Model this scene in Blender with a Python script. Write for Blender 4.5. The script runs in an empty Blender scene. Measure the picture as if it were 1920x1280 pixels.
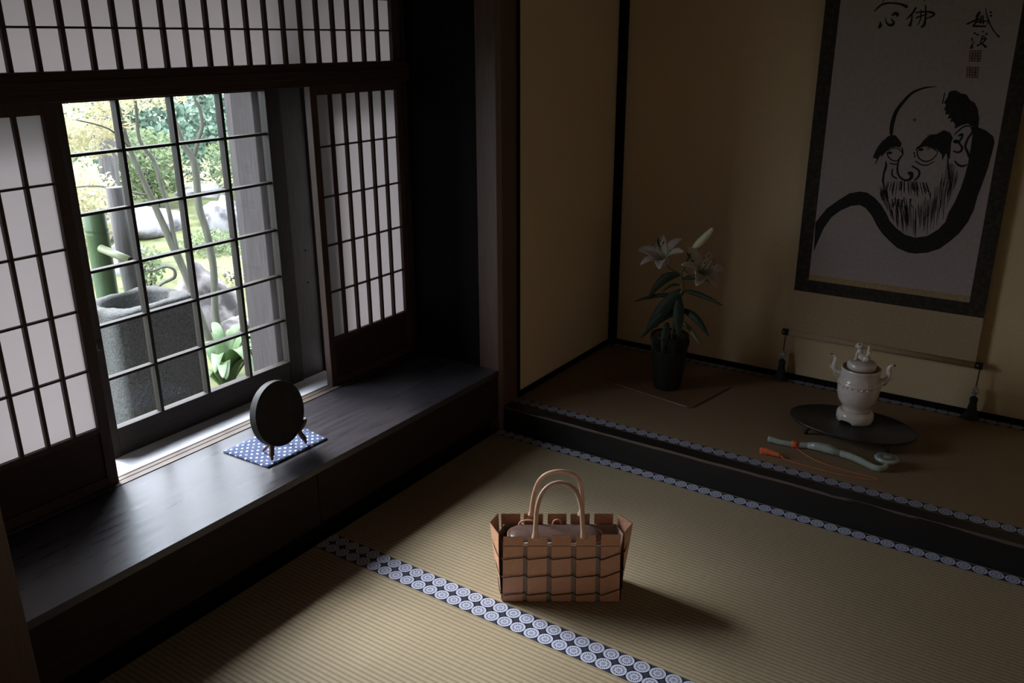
import bpy, bmesh, math, random
from mathutils import Vector, Matrix, noise
from mathutils.geometry import tessellate_polygon
random.seed(11)
S = bpy.context.scene
COL = S.collection
PI = math.pi

# ------------------------------------------------------------------ camera, sky, light, exposure
cam_d = bpy.data.cameras.new('camera')
cam = bpy.data.objects.new('camera', cam_d)
COL.objects.link(cam)
S.camera = cam
cam.location = (1.7759, -2.5567, 1.4651)
cam.rotation_mode = 'XYZ'
cam.rotation_euler = (1.2333, 0.0032, 0.5892)
cam_d.sensor_width = 36.0
cam_d.lens = 1612.88 / 1920 * 36.0
cam_d.clip_start = 0.02
cam_d.clip_end = 200

S.view_settings.view_transform = 'Standard'
S.view_settings.look = 'None'
S.view_settings.gamma = 1.0
S.view_settings.use_curve_mapping = False
S.view_settings.exposure = 0.0
SKY = 11.0
w = bpy.data.worlds.new('overcast_sky')
S.world = w
w.use_nodes = True
nt = w.node_tree
nt.nodes.clear()
out = nt.nodes.new('ShaderNodeOutputWorld')
bg = nt.nodes.new('ShaderNodeBackground')
tc = nt.nodes.new('ShaderNodeTexCoord')
sp = nt.nodes.new('ShaderNodeSeparateXYZ')
mr = nt.nodes.new('ShaderNodeMapRange')
mr.inputs[1].default_value = -0.05
mr.inputs[2].default_value = 1.0
mr.inputs[3].default_value = 0.55 * SKY
mr.inputs[4].default_value = 1.35 * SKY
nt.links.new(tc.outputs['Generated'], sp.inputs[0])
nt.links.new(sp.outputs['Z'], mr.inputs[0])
nt.links.new(mr.outputs[0], bg.inputs['Strength'])
bg.inputs['Color'].default_value = (0.80, 0.87, 1.0, 1)
nt.links.new(bg.outputs[0], out.inputs[0])

sun_d = bpy.data.lights.new('sun', 'SUN')        # hazy sun above the garden
sun_d.energy = 10.0
sun_d.angle = math.radians(30)
sun_d.color = (0.97, 0.97, 1.0)
sun = bpy.data.objects.new('sun', sun_d)
COL.objects.link(sun)
sun.rotation_euler = Vector((0.74, -0.07, -0.665)).to_track_quat('-Z', 'Y').to_euler()

def portal(name, loc, rot, sx, sy):
    d = bpy.data.lights.new(name, 'AREA')
    d.shape = 'RECTANGLE'
    d.size, d.size_y = sx, sy
    d.cycles.is_portal = True
    o = bpy.data.objects.new(name, d)
    o.location, o.rotation_euler = loc, rot
    COL.objects.link(o)
portal('window_portal', (-0.60, -0.92, 0.84), (0, -PI/2, 0), 1.10, 0.80)
portal('window_portal', (3.78, -1.85, 0.92), (0, PI/2, 0), 1.25, 1.80)

# ------------------------------------------------------------------ materials
def mat(name, base=(0.5, 0.5, 0.5), rough=0.6, spec=0.5, metal=0.0, coat=0.0):
    m = bpy.data.materials.new(name)
    m.use_nodes = True
    b = m.node_tree.nodes['Principled BSDF']
    b.inputs['Base Color'].default_value = (*base, 1)
    b.inputs['Roughness'].default_value = rough
    b.inputs['Specular IOR Level'].default_value = spec
    b.inputs['Metallic'].default_value = metal
    b.inputs['Coat Weight'].default_value = coat
    return m, m.node_tree, b

def N(nt, t, **kw):
    n = nt.nodes.new('ShaderNode' + t)
    for k, v in kw.items():
        setattr(n, k, v)
    return n

def M_(nt, op, a, b=None, c=None):
    n = N(nt, 'Math', operation=op)
    for i, v in enumerate((a, b, c)):
        if v is None: continue
        if isinstance(v, (int, float)): n.inputs[i].default_value = v
        else: nt.links.new(v, n.inputs[i])
    return n.outputs[0]

def mix(nt, f, a, b):
    n = N(nt, 'Mix', data_type='RGBA')
    if isinstance(f, (int, float)): n.inputs[0].default_value = f
    else: nt.links.new(f, n.inputs[0])
    for i, v in ((6, a), (7, b)):
        if isinstance(v, tuple): n.inputs[i].default_value = (*v, 1)
        else: nt.links.new(v, n.inputs[i])
    return n.outputs[2]

def grain(name, c1, c2, rough=0.55, scale=(3, 3, 3), nscale=8, bump=0.15, spec=0.5, detail=6, rvar=0.0, coat=0.0, mapto=(0.3, 0.7)):
    """two-colour stretched noise: wood, leather, stone, plaster"""
    m, nt, b = mat(name, c1, rough, spec, 0, coat)
    tc = N(nt, 'TexCoord'); mp = N(nt, 'Mapping')
    mp.inputs['Scale'].default_value = scale
    nt.links.new(tc.outputs['Object'], mp.inputs[0])
    nz = N(nt, 'TexNoise'); nz.inputs['Scale'].default_value = nscale; nz.inputs['Detail'].default_value = detail
    nt.links.new(mp.outputs[0], nz.inputs['Vector'])
    r = N(nt, 'MapRange'); r.inputs[1].default_value, r.inputs[2].default_value = mapto
    nt.links.new(nz.outputs['Fac'], r.inputs[0])
    nt.links.new(mix(nt, r.outputs[0], c1, c2), b.inputs['Base Color'])
    if bump:
        bp = N(nt, 'Bump'); bp.inputs['Strength'].default_value = bump; bp.inputs['Distance'].default_value = 0.004
        nt.links.new(nz.outputs['Fac'], bp.inputs['Height']); nt.links.new(bp.outputs[0], b.inputs['Normal'])
    if rvar:
        r2 = N(nt, 'MapRange'); r2.inputs[3].default_value = rough - rvar; r2.inputs[4].default_value = rough + rvar
        nt.links.new(nz.outputs['Fac'], r2.inputs[0]); nt.links.new(r2.outputs[0], b.inputs['Roughness'])
    return m

V_ = (22, 22, 1.2)   # grain running up
H_ = (22, 1.2, 22)   # grain running along Y
X_ = (1.2, 22, 22)   # grain running along X
M = {}
M['dark_wood_v'] = grain('dark_wood_upright', (0.030, 0.020, 0.015), (0.050, 0.034, 0.026), 0.5, V_, spec=0.18)
M['dark_wood_h'] = grain('dark_wood_level', (0.040, 0.023, 0.016), (0.062, 0.037, 0.027), 0.5, H_, spec=0.18)
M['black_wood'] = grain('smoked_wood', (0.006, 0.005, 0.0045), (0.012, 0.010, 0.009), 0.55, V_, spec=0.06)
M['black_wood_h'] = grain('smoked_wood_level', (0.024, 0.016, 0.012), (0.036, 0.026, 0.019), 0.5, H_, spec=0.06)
M['post'] = grain('red_brown_post', (0.085, 0.046, 0.030), (0.12, 0.068, 0.046), 0.5, V_)
M['shoji_wood'] = grain('lattice_wood', (0.055, 0.032, 0.025), (0.080, 0.050, 0.039), 0.55, V_, spec=0.25)
M['track_wood'] = grain('track_wood', (0.105, 0.075, 0.06), (0.15, 0.11, 0.09), 0.5, H_)
M['grey_wood'] = grain('weathered_grey_wood', (0.070, 0.060, 0.060), (0.098, 0.086, 0.086), 0.85, V_, bump=0.2, spec=0.2)
M['sash_wood'] = grain('sash_wood', (0.020, 0.015, 0.012), (0.032, 0.025, 0.021), 0.6, V_, spec=0.25)
M['sash_wood_h'] = grain('sash_wood_level', (0.026, 0.021, 0.018), (0.042, 0.034, 0.030), 0.55, H_, spec=0.25)
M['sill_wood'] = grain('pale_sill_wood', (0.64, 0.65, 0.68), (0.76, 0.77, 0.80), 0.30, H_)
M['desk'] = grain('dark_lacquered_desk', (0.027, 0.024, 0.027), (0.062, 0.055, 0.062), 0.30, (9, 0.9, 9), nscale=5, bump=0.03, rvar=0.10, detail=3, mapto=(0.15, 0.85))
M['tatami_shaded'] = None
M['lacquer'] = grain('black_lacquer_beam', (0.009, 0.009, 0.009), (0.016, 0.014, 0.013), 0.38, X_, bump=0.05)
M['plaster'] = grain('cream_paper_wall', (0.62, 0.48, 0.29), (0.70, 0.545, 0.335), 0.9, (1, 1, 1), nscale=260, bump=0.12, spec=0.2, detail=3)
M['ceiling'] = grain('ceiling_boards', (0.10, 0.07, 0.05), (0.15, 0.11, 0.08), 0.6, X_)
M['porcelain'] = grain('cream_porcelain', (0.62, 0.55, 0.48), (0.72, 0.65, 0.58), 0.22, (1, 1, 1), nscale=30, bump=0.05, coat=0.5)
M['brown_rim'] = mat('brown_glaze', (0.12, 0.05, 0.03), 0.3)[0]
M['tray'] = grain('black_tray', (0.018, 0.016, 0.015), (0.035, 0.031, 0.028), 0.42, (1, 1, 1), nscale=20, bump=0.05)
M['celadon'] = grain('celadon_glaze', (0.30, 0.36, 0.31), (0.38, 0.43, 0.37), 0.25, (1, 1, 1), nscale=40, bump=0.04, coat=0.4)
M['celadon_dark'] = grain('celadon_carved', (0.12, 0.14, 0.12), (0.18, 0.20, 0.17), 0.4, (1, 1, 1), nscale=120, bump=0.3)
M['orange'] = grain('orange_silk', (0.62, 0.10, 0.03), (0.80, 0.17, 0.05), 0.7, (4, 60, 60), nscale=10, bump=0.4)
M['leather'] = grain('tan_leather', (0.70, 0.36, 0.20), (0.78, 0.415, 0.24), 0.55, (1, 1, 1), nscale=60, bump=0.05, spec=0.3)
M['leather_in'] = grain('tan_leather_flesh_side', (0.46, 0.25, 0.16), (0.54, 0.30, 0.20), 0.8, (1, 1, 1), nscale=90, bump=0.1, spec=0.2)
M['leather_handle'] = grain('pale_tan_leather', (0.74, 0.47, 0.32), (0.82, 0.53, 0.37), 0.4, (1, 1, 1), nscale=60, bump=0.04)
M['lining'] = grain('grey_brown_lining', (0.38, 0.27, 0.20), (0.44, 0.31, 0.24), 0.7, (1, 1, 1), nscale=80, bump=0.1)
M['pouch'] = grain('brown_pouch_leather', (0.12, 0.072, 0.06), (0.17, 0.105, 0.09), 0.28, (1, 1, 1), nscale=70, bump=0.06)
M['edge'] = mat('burnished_leather_edge', (0.07, 0.03, 0.018), 0.5)[0]
M['glint_white'] = mat('pale_glint', (0.85, 0.82, 0.76), 0.4)[0]  # pale colour for the painted glints on the pouch
M['bronze'] = grain('dark_bronze', (0.014, 0.012, 0.010), (0.026, 0.022, 0.019), 0.6, (1, 1, 1), nscale=30, bump=0.1, spec=0.3)
M['stand_wood'] = grain('stand_wood', (0.10, 0.045, 0.025), (0.14, 0.065, 0.035), 0.45, V_)
M['vase'] = grain('dark_bronze_vase', (0.008, 0.009, 0.007), (0.018, 0.018, 0.014), 0.5, (1, 1, 1), nscale=60, bump=0.2, spec=0.3)
M['board'] = grain('brown_lacquer_board', (0.16, 0.085, 0.05), (0.20, 0.11, 0.065), 0.4, X_, bump=0.04)
M['leaf_dark'] = grain('lily_leaf', (0.016, 0.027, 0.012), (0.026, 0.040, 0.018), 0.5, (1, 1, 1), nscale=30, bump=0.1, spec=0.2)
M['stem'] = grain('lily_stem', (0.07, 0.08, 0.03), (0.10, 0.10, 0.04), 0.5, (1, 1, 1), nscale=30)
M['bud'] = grain('lily_bud', (0.50, 0.52, 0.28), (0.66, 0.66, 0.45), 0.5, (1, 1, 1), nscale=20)
M['anther'] = mat('brown_anther', (0.10, 0.035, 0.012), 0.8)[0]
M['silk_dark'] = grain('dark_brocade', (0.020, 0.015, 0.009), (0.042, 0.031, 0.018), 0.8, (1, 1, 1), nscale=55, bump=0.15, detail=2, mapto=(0.45, 0.6))
M['silk_gold'] = grain('gold_brocade', (0.30, 0.20, 0.10), (0.42, 0.29, 0.15), 0.7, (1, 1, 1), nscale=110, bump=0.1, detail=2)
M['silk_tan'] = grain('tan_silk', (0.40, 0.29, 0.17), (0.46, 0.34, 0.21), 0.8, (1, 1, 1), nscale=90, bump=0.08)
M['washi'] = grain('ink_paper', (0.36, 0.31, 0.295), (0.41, 0.355, 0.34), 0.85, (1, 1, 1), nscale=70, bump=0.0, spec=0.2)
M['ink'] = grain('black_ink', (0.012, 0.011, 0.010), (0.030, 0.027, 0.024), 0.7, (1, 1, 3), nscale=60, bump=0, spec=0.2)
M['ink_grey'] = grain('thin_ink', (0.07, 0.060, 0.055), (0.13, 0.115, 0.105), 0.8, (1, 1, 1), nscale=80, bump=0, spec=0.1)
M['seal'] = grain('seal_red', (0.19, 0.095, 0.07), (0.28, 0.15, 0.115), 0.8, (1, 1, 1), nscale=120, bump=0)
M['knob'] = mat('black_roller_knob', (0.012, 0.010, 0.010), 0.3)[0]
M['tassel'] = grain('dark_green_tassel', (0.015, 0.020, 0.016), (0.035, 0.042, 0.034), 0.8, (80, 80, 2), nscale=8, bump=0.5)
M['cord'] = mat('dark_cord', (0.05, 0.035, 0.025), 0.8)[0]
M['rock_pale'] = grain('pale_rock', (0.07, 0.065, 0.07), (0.27, 0.262, 0.27), 0.9, (1, 1, 1), nscale=6, bump=0.9, detail=10, mapto=(0.38, 0.60))
M['rock_pink'] = grain('pinkish_rock', (0.035, 0.03, 0.03), (0.18, 0.16, 0.158), 0.9, (1, 1, 1), nscale=7, bump=1.0, detail=12, mapto=(0.40, 0.60))
M['granite'] = grain('speckled_granite', (0.040, 0.040, 0.038), (0.10, 0.10, 0.094), 0.9, (1, 1, 1), nscale=120, bump=0.9, detail=4)
M['moss'] = grain('moss', (0.022, 0.034, 0.008), (0.125, 0.13, 0.045), 0.95, (1, 1, 1), nscale=5, bump=0.8, detail=9)
M['bark'] = grain('grey_bark', (0.06, 0.06, 0.046), (0.11, 0.11, 0.085), 0.85, (6, 6, 1), nscale=6, bump=0.4)
M['bark_dark'] = grain('dark_bark', (0.045, 0.042, 0.040), (0.095, 0.088, 0.084), 0.9, (8, 8, 1), nscale=6, bump=0.6)
M['bamboo'] = grain('green_bamboo', (0.045, 0.085, 0.034), (0.07, 0.12, 0.05), 0.4, V_, bump=0.03)
M['bamboo_pale'] = grain('pale_bamboo', (0.15, 0.17, 0.09), (0.21, 0.23, 0.13), 0.4, (1, 1, 1), nscale=10, bump=0.03)
M['water'] = mat('water', (0.05, 0.07, 0.06), 0.05)[0]

def leafmat(name, c1, c2, trans=0.45):
    m, nt, b = mat(name, c1, 0.5)
    gi = N(nt, 'TexCoord'); nz = N(nt, 'TexNoise'); nz.inputs['Scale'].default_value = 9; nz.inputs['Detail'].default_value = 5
    nt.links.new(gi.outputs['Object'], nz.inputs['Vector'])
    r = N(nt, 'MapRange'); r.inputs[1].default_value = 0.35; r.inputs[2].default_value = 0.65
    nt.links.new(nz.outputs['Fac'], r.inputs[0])
    c = mix(nt, r.outputs[0], c1, c2)
    nt.links.new(c, b.inputs['Base Color'])
    t = N(nt, 'BsdfTranslucent'); nt.links.new(c, t.inputs['Color'])
    ms = N(nt, 'MixShader'); ms.inputs[0].default_value = trans
    o = nt.nodes['Material Output']
    nt.links.new(b.outputs[0], ms.inputs[1]); nt.links.new(t.outputs[0], ms.inputs[2]); nt.links.new(ms.outputs[0], o.inputs['Surface'])
    return m
M['leaf_camellia'] = leafmat('camellia_leaf', (0.05, 0.11, 0.065), (0.19, 0.28, 0.20), 0.3)
M['leaf_maple'] = leafmat('maple_leaf', (0.28, 0.28, 0.13), (0.46, 0.39, 0.26), 0.5)
M['leaf_green'] = leafmat('shrub_leaf', (0.05, 0.09, 0.028), (0.18, 0.22, 0.09), 0.4)
M['leaf_hosta'] = leafmat('broad_leaf', (0.075, 0.14, 0.04), (0.16, 0.24, 0.11), 0.35)
M['petal'] = leafmat('lily_petal', (0.60, 0.53, 0.46), (0.70, 0.62, 0.54), 0.25)

def paper_material(name='shoji_paper', k=1.0, tint=(1, 1, 1)):
    c_lo, c_hi = tuple(k*v*t for v, t in zip((0.066, 0.058, 0.0575), tint)), tuple(k*v*t for v, t in zip((0.077, 0.068, 0.0675), tint))
    m, nt, b = mat(name, (0.80, 0.77, 0.75), 0.9, 0.1)
    tc = N(nt, 'TexCoord')
    n1 = N(nt, 'TexNoise'); n1.inputs['Scale'].default_value = 38; n1.inputs['Detail'].default_value = 6
    nt.links.new(tc.outputs['Object'], n1.inputs['Vector'])
    r = N(nt, 'MapRange'); r.inputs[1].default_value = 0.25; r.inputs[2].default_value = 0.75
    nt.links.new(n1.outputs['Fac'], r.inputs[0])
    c = mix(nt, r.outputs[0], c_lo, c_hi)
    t = N(nt, 'BsdfTranslucent'); nt.links.new(c, t.inputs['Color'])
    d = N(nt, 'BsdfDiffuse'); d.inputs['Color'].default_value = (0.20, 0.19, 0.18, 1)
    a = N(nt, 'AddShader'); nt.links.new(t.outputs[0], a.inputs[0]); nt.links.new(d.outputs[0], a.inputs[1])
    nt.links.new(a.outputs[0], nt.nodes['Material Output'].inputs['Surface'])
    return m
M['paper'] = paper_material('shoji_paper', 1.16)
M['paper_right'] = paper_material('warm_shoji_paper', 3.1, (1.0, 0.91, 0.76))  # strength and warm tint set for the light it casts indoors
M['paper_upper'] = paper_material('shoji_paper_upper', 1.42, (1.0, 0.97, 0.91))

def glass_material():
    m = bpy.data.materials.new('window_glass'); m.use_nodes = True
    nt = m.node_tree; nt.nodes.clear()
    o = N(nt, 'OutputMaterial'); t = N(nt, 'BsdfTransparent'); g = N(nt, 'BsdfGlossy'); f = N(nt, 'Fresnel'); ms = N(nt, 'MixShader')
    t.inputs['Color'].default_value = (0.95, 0.97, 0.96, 1); g.inputs['Roughness'].default_value = 0.0; f.inputs['IOR'].default_value = 1.45
    nt.links.new(f.outputs[0], ms.inputs[0]); nt.links.new(t.outputs[0], ms.inputs[1]); nt.links.new(g.outputs[0], ms.inputs[2])
    nt.links.new(ms.outputs[0], o.inputs['Surface'])
    return m
M['glass'] = glass_material()

def tatami_material(name='rush_tatami', k=1.0):
    m, nt, b = mat(name, (0.4, 0.35, 0.22), 0.6, 0.25)
    tc = N(nt, 'TexCoord'); sp = N(nt, 'SeparateXYZ')
    nt.links.new(tc.outputs['Object'], sp.inputs[0])
    x, y = sp.outputs['X'], sp.outputs['Y']
    ph = M_(nt, 'MULTIPLY', y, 2 * PI / 0.0142)
    rib = M_(nt, 'POWER', M_(nt, 'ABSOLUTE', M_(nt, 'SINE', M_(nt, 'MULTIPLY', ph, 0.5))), 0.5)   # rounded rib with a narrow groove
    mp = N(nt, 'Mapping'); mp.inputs['Scale'].default_value = (420, 14, 1)
    nt.links.new(tc.outputs['Object'], mp.inputs[0])
    nz = N(nt, 'TexNoise'); nz.inputs['Scale'].default_value = 1; nz.inputs['Detail'].default_value = 3
    nt.links.new(mp.outputs[0], nz.inputs['Vector'])
    n2 = N(nt, 'TexNoise'); n2.inputs['Scale'].default_value = 5; n2.inputs['Detail'].default_value = 3
    nt.links.new(tc.outputs['Object'], n2.inputs['Vector'])
    c = mix(nt, nz.outputs['Fac'], (0.37, 0.30, 0.185), (0.58, 0.485, 0.325))
    c = mix(nt, M_(nt, 'MULTIPLY', n2.outputs['Fac'], 0.35), c, (0.45, 0.34, 0.20))
    c = mix(nt, rib, (0.22, 0.165, 0.10), c)
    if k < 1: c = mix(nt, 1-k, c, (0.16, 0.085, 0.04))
    nt.links.new(c, b.inputs['Base Color'])
    bp = N(nt, 'Bump'); bp.inputs['Strength'].default_value = 0.6; bp.inputs['Distance'].default_value = 0.0016
    h = M_(nt, 'ADD', rib, M_(nt, 'MULTIPLY', nz.outputs['Fac'], 0.25))
    nt.links.new(h, bp.inputs['Height']); nt.links.new(bp.outputs[0], b.inputs['Normal'])
    return m
M['tatami'] = tatami_material()
M['tatami_shaded'] = tatami_material('shaded_rush_tatami', 0.35)  # browner copy with the alcove shade mixed into its colour

PITCH = 0.0424
def border_material(k=1.0):
    """woven cloth border: white medallions on a navy ground with fine diamonds between"""
    m, nt, b = mat('medallion_border_cloth', (0.1, 0.1, 0.2), 0.75, 0.2)
    tc = N(nt, 'TexCoord'); sp = N(nt, 'SeparateXYZ')
    nt.links.new(tc.outputs['Object'], sp.inputs[0])
    x, y = sp.outputs['X'], sp.outputs['Y']
    u = M_(nt, 'SUBTRACT', M_(nt, 'FRACT', M_(nt, 'ADD', M_(nt, 'DIVIDE', x, PITCH), 0.5)), 0.5)
    u = M_(nt, 'MULTIPLY', u, PITCH)
    r = M_(nt, 'SQRT', M_(nt, 'ADD', M_(nt, 'MULTIPLY', u, u), M_(nt, 'MULTIPLY', y, y)))
    th = M_(nt, 'ARCTAN2', y, u)
    def band(lo, hi): return M_(nt, 'MULTIPLY', M_(nt, 'GREATER_THAN', r, lo), M_(nt, 'LESS_THAN', r, hi))
    def wav(k): return M_(nt, 'GREATER_THAN', M_(nt, 'SINE', M_(nt, 'MULTIPLY', th, k)), -0.25)
    inside = M_(nt, 'LESS_THAN', r, 0.0203)
    # navy ground with small grey diamonds
    dg = M_(nt, 'ABSOLUTE', M_(nt, 'SINE', M_(nt, 'MULTIPLY', M_(nt, 'ADD', x, y), 1500)))
    dh = M_(nt, 'ABSOLUTE', M_(nt, 'SINE', M_(nt, 'MULTIPLY', M_(nt, 'SUBTRACT', x, y), 1500)))
    lat = M_(nt, 'LESS_THAN', M_(nt, 'MINIMUM', dg, dh), 0.22)
    ux = M_(nt, 'SUBTRACT', M_(nt, 'FRACT', M_(nt, 'DIVIDE', x, PITCH)), 0.5)
    dd = M_(nt, 'ADD', M_(nt, 'ABSOLUTE', M_(nt, 'MULTIPLY', ux, PITCH)), M_(nt, 'SUBTRACT', 0.0207, M_(nt, 'ABSOLUTE', y)))
    dia = M_(nt, 'LESS_THAN', dd, 0.0085)
    ground = mix(nt, M_(nt, 'MULTIPLY', lat, dia), (0.012, 0.014, 0.030), (0.16, 0.16, 0.20))
    c = mix(nt, inside, ground, (0.60, 0.63, 0.78))
    navy = (0.035, 0.040, 0.075)
    c = mix(nt, M_(nt, 'MULTIPLY', band(0.0118, 0.0150), wav(16)), c, navy)
    c = mix(nt, M_(nt, 'MULTIPLY', band(0.0100, 0.0122), wav(8)), c, (0.20, 0.21, 0.28))
    ctr = M_(nt, 'MULTIPLY', M_(nt, 'LESS_THAN', r, 0.0062), M_(nt, 'GREATER_THAN', M_(nt, 'MULTIPLY', dg, dh), 0.25))
    c = mix(nt, ctr, c, (0.16, 0.17, 0.24))
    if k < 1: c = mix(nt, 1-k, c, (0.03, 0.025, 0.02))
    nt.links.new(c, b.inputs['Base Color'])
    return m
M['border'] = border_material()
M['border_shaded'] = border_material(0.6)  # same cloth dimmed, the alcove shade is in the colour

def kasuri_material():
    m, nt, b = mat('indigo_splash_cloth', (0.05, 0.07, 0.15), 0.85, 0.2)
    tc = N(nt, 'TexCoord'); mp = N(nt, 'Mapping'); mp.inputs['Rotation'].default_value = (0, 0, 0.785)
    nt.links.new(tc.outputs['Object'], mp.inputs[0])
    sp = N(nt, 'SeparateXYZ'); nt.links.new(mp.outputs[0], sp.inputs[0])
    def cell(s, p, off=0.0):
        return M_(nt, 'ABSOLUTE', M_(nt, 'SUBTRACT', M_(nt, 'FRACT', M_(nt, 'ADD', M_(nt, 'DIVIDE', s, p), off)), 0.5))
    a, c_ = cell(sp.outputs['X'], 0.0245), cell(sp.outputs['Y'], 0.0165)
    dot = M_(nt, 'MULTIPLY', M_(nt, 'LESS_THAN', a, 0.20), M_(nt, 'LESS_THAN', c_, 0.20))
    nz = N(nt, 'TexNoise'); nz.inputs['Scale'].default_value = 160
    nt.links.new(tc.outputs['Object'], nz.inputs['Vector'])
    dot = M_(nt, 'MULTIPLY', dot, M_(nt, 'GREATER_THAN', nz.outputs['Fac'], 0.42))
    bg_ = mix(nt, nz.outputs['Fac'], (0.05, 0.07, 0.15), (0.10, 0.13, 0.24))
    nt.links.new(mix(nt, dot, bg_, (0.70, 0.74, 0.82)), b.inputs['Base Color'])
    return m
M['kasuri'] = kasuri_material()

# ------------------------------------------------------------------ mesh helpers
class G:
    """collects shapes, then build() links them as ONE mesh object"""
    def __init__(s): s.v, s.f, s.sm = [], [], []
    def add(s, vs, fs, smooth=False):
        o = len(s.v); s.v += [tuple(v) for v in vs]
        for f in fs: s.f.append(tuple(i + o for i in f)); s.sm.append(smooth)
        return s
    def box(s, x0, x1, y0, y1, z0, z1):
        return s.add([(x0,y0,z0),(x1,y0,z0),(x1,y1,z0),(x0,y1,z0),(x0,y0,z1),(x1,y0,z1),(x1,y1,z1),(x0,y1,z1)],
                     [(0,3,2,1),(4,5,6,7),(0,1,5,4),(1,2,6,5),(2,3,7,6),(3,0,4,7)])
    def loft(s, rings, closed=True, cap0=True, cap1=True, smooth=True):
        n = len(rings[0]); vs = [p for r in rings for p in r]; fs = []
        m = n if closed else n - 1
        for i in range(len(rings) - 1):
            for j in range(m):
                k = (j + 1) % n
                fs.append((i*n+j, i*n+k, (i+1)*n+k, (i+1)*n+j))
        o = len(s.v); s.add(vs, fs, smooth)
        if cap0: s.f.append(tuple(o + j for j in range(n))[::-1]); s.sm.append(False)
        if cap1: s.f.append(tuple(o + (len(rings)-1)*n + j for j in range(n))); s.sm.append(False)
        return s
    def lathe(s, prof, c=(0,0,0), n=40, sx=1, sy=1, zf=None, cap0=True, cap1=True, smooth=True):
        rings = []
        for r, z in prof:
            rings.append([(c[0]+r*sx*math.cos(2*PI*j/n), c[1]+r*sy*math.sin(2*PI*j/n), c[2]+z+(zf(2*PI*j/n, r, z) if zf else 0)) for j in range(n)])
        return s.loft(rings, True, cap0, cap1, smooth)
    def tube(s, pts, rad, n=8, flat=1.0, up=None):
        P = [Vector(p) for p in pts]; R = rad if isinstance(rad, (list, tuple)) else [rad]*len(P)
        rings = []; prev = None
        for i, p in enumerate(P):
            t = (P[min(i+1, len(P)-1)] - P[max(i-1, 0)])
            t = t.normalized() if t.length > 1e-9 else Vector((0,0,1))
            if prev is None:
                a = Vector(up) if up else (Vector((0,0,1)) if abs(t.z) < 0.9 else Vector((1,0,0)))
            else: a = prev
            a = (a - t * a.dot(t)); a = a.normalized() if a.length > 1e-6 else t.orthogonal().normalized()
            b = t.cross(a); prev = a
            rings.append([p + a*(R[i]*math.cos(2*PI*j/n)) + b*(R[i]*flat*math.sin(2*PI*j/n)) for j in range(n)])
        return s.loft(rings)
    def ball(s, c, r, n=12, m=8):
        rx, ry, rz = r if isinstance(r, (tuple, list)) else (r, r, r)
        rings = []
        for i in range(m + 1):
            a = -PI/2 + PI*(i + 0.02*(i == 0) - 0.02*(i == m))/m
            rings.append([(c[0]+rx*math.cos(a)*math.cos(2*PI*j/n), c[1]+ry*math.cos(a)*math.sin(2*PI*j/n), c[2]+rz*math.sin(a)) for j in range(n)])
        return s.loft(rings)
    def prism(s, poly, z0, z1):
        n = len(poly)
        tris = tessellate_polygon([[Vector((p[0], p[1], 0)) for p in poly]])
        vs = [(x, y, z0) for x, y in poly] + [(x, y, z1) for x, y in poly]
        fs = [tuple(t) for t in tris] + [tuple(i + n for i in t)[::-1] for t in tris] + [(i, (i+1) % n, (i+1) % n + n, i + n) for i in range(n)]
        return s.add(vs, fs)
    def xform(s, mtx):
        s.v = [tuple(mtx @ Vector(v)) for v in s.v]; return s
    def build(s, name, m, parent=None, origin=(0,0,0), bevel=0, kind=None, sub=0):
        me = bpy.data.meshes.new(name)
        ox, oy, oz = origin
        me.from_pydata([(x-ox, y-oy, z-oz) for x, y, z in s.v], [], s.f)
        me.polygons.foreach_set('use_smooth', s.sm)
        me.materials.append(M[m] if isinstance(m, str) else m)
        bm = bmesh.new(); bm.from_mesh(me); bmesh.ops.recalc_face_normals(bm, faces=bm.faces)
        bm.to_mesh(me); bm.free()
        return link(name, me, parent, origin, bevel, kind, sub)

def link(name, me, parent=None, loc=(0,0,0), bevel=0, kind=None, sub=0):
    o = bpy.data.objects.new(name, me); COL.objects.link(o)
    o.location = loc
    if parent is not None: o.parent = parent
    if bevel:
        b = o.modifiers.new('bevel', 'BEVEL'); b.width = bevel; b.segments = 2; b.limit_method = 'ANGLE'; b.harden_normals = False
    if sub:
        b = o.modifiers.new('sub', 'SUBSURF'); b.levels = sub; b.render_levels = sub
    if kind: o['kind'] = kind
    return o

def box(name, m, x0, x1, y0, y1, z0, z1, parent=None, bevel=0.0, label=None, cat=None, kind=None):
    """box with its origin at its own centre-bottom"""
    if parent is not None: c = (0, 0, 0)
    else: c = ((x0+x1)/2, (y0+y1)/2, z0)
    o = G().box(x0, x1, y0, y1, z0, z1).build(name, m, parent, c, bevel, kind)
    if label: o['label'] = label
    if cat: o['category'] = cat
    return o

def thing(name, label, cat, loc=(0,0,0), rotz=0, group=None, kind=None):
    o = bpy.data.objects.new(name, None); COL.objects.link(o)
    o.empty_display_size = 0.05
    o.location = loc; o.rotation_euler = (0, 0, rotz)
    o['label'] = label; o['category'] = cat
    if group: o['group'] = group
    if kind: o['kind'] = kind
    return o
def tag(o, label, cat, group=None, kind=None):
    o['label'] = label; o['category'] = cat
    if group: o['group'] = group
    if kind: o['kind'] = kind
    return o
def struct(name, m, x0, x1, y0, y1, z0, z1, label, bevel=0.0, cat='wall'):
    return box(name, m, x0, x1, y0, y1, z0, z1, None, bevel, label, cat, 'structure')

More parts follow.
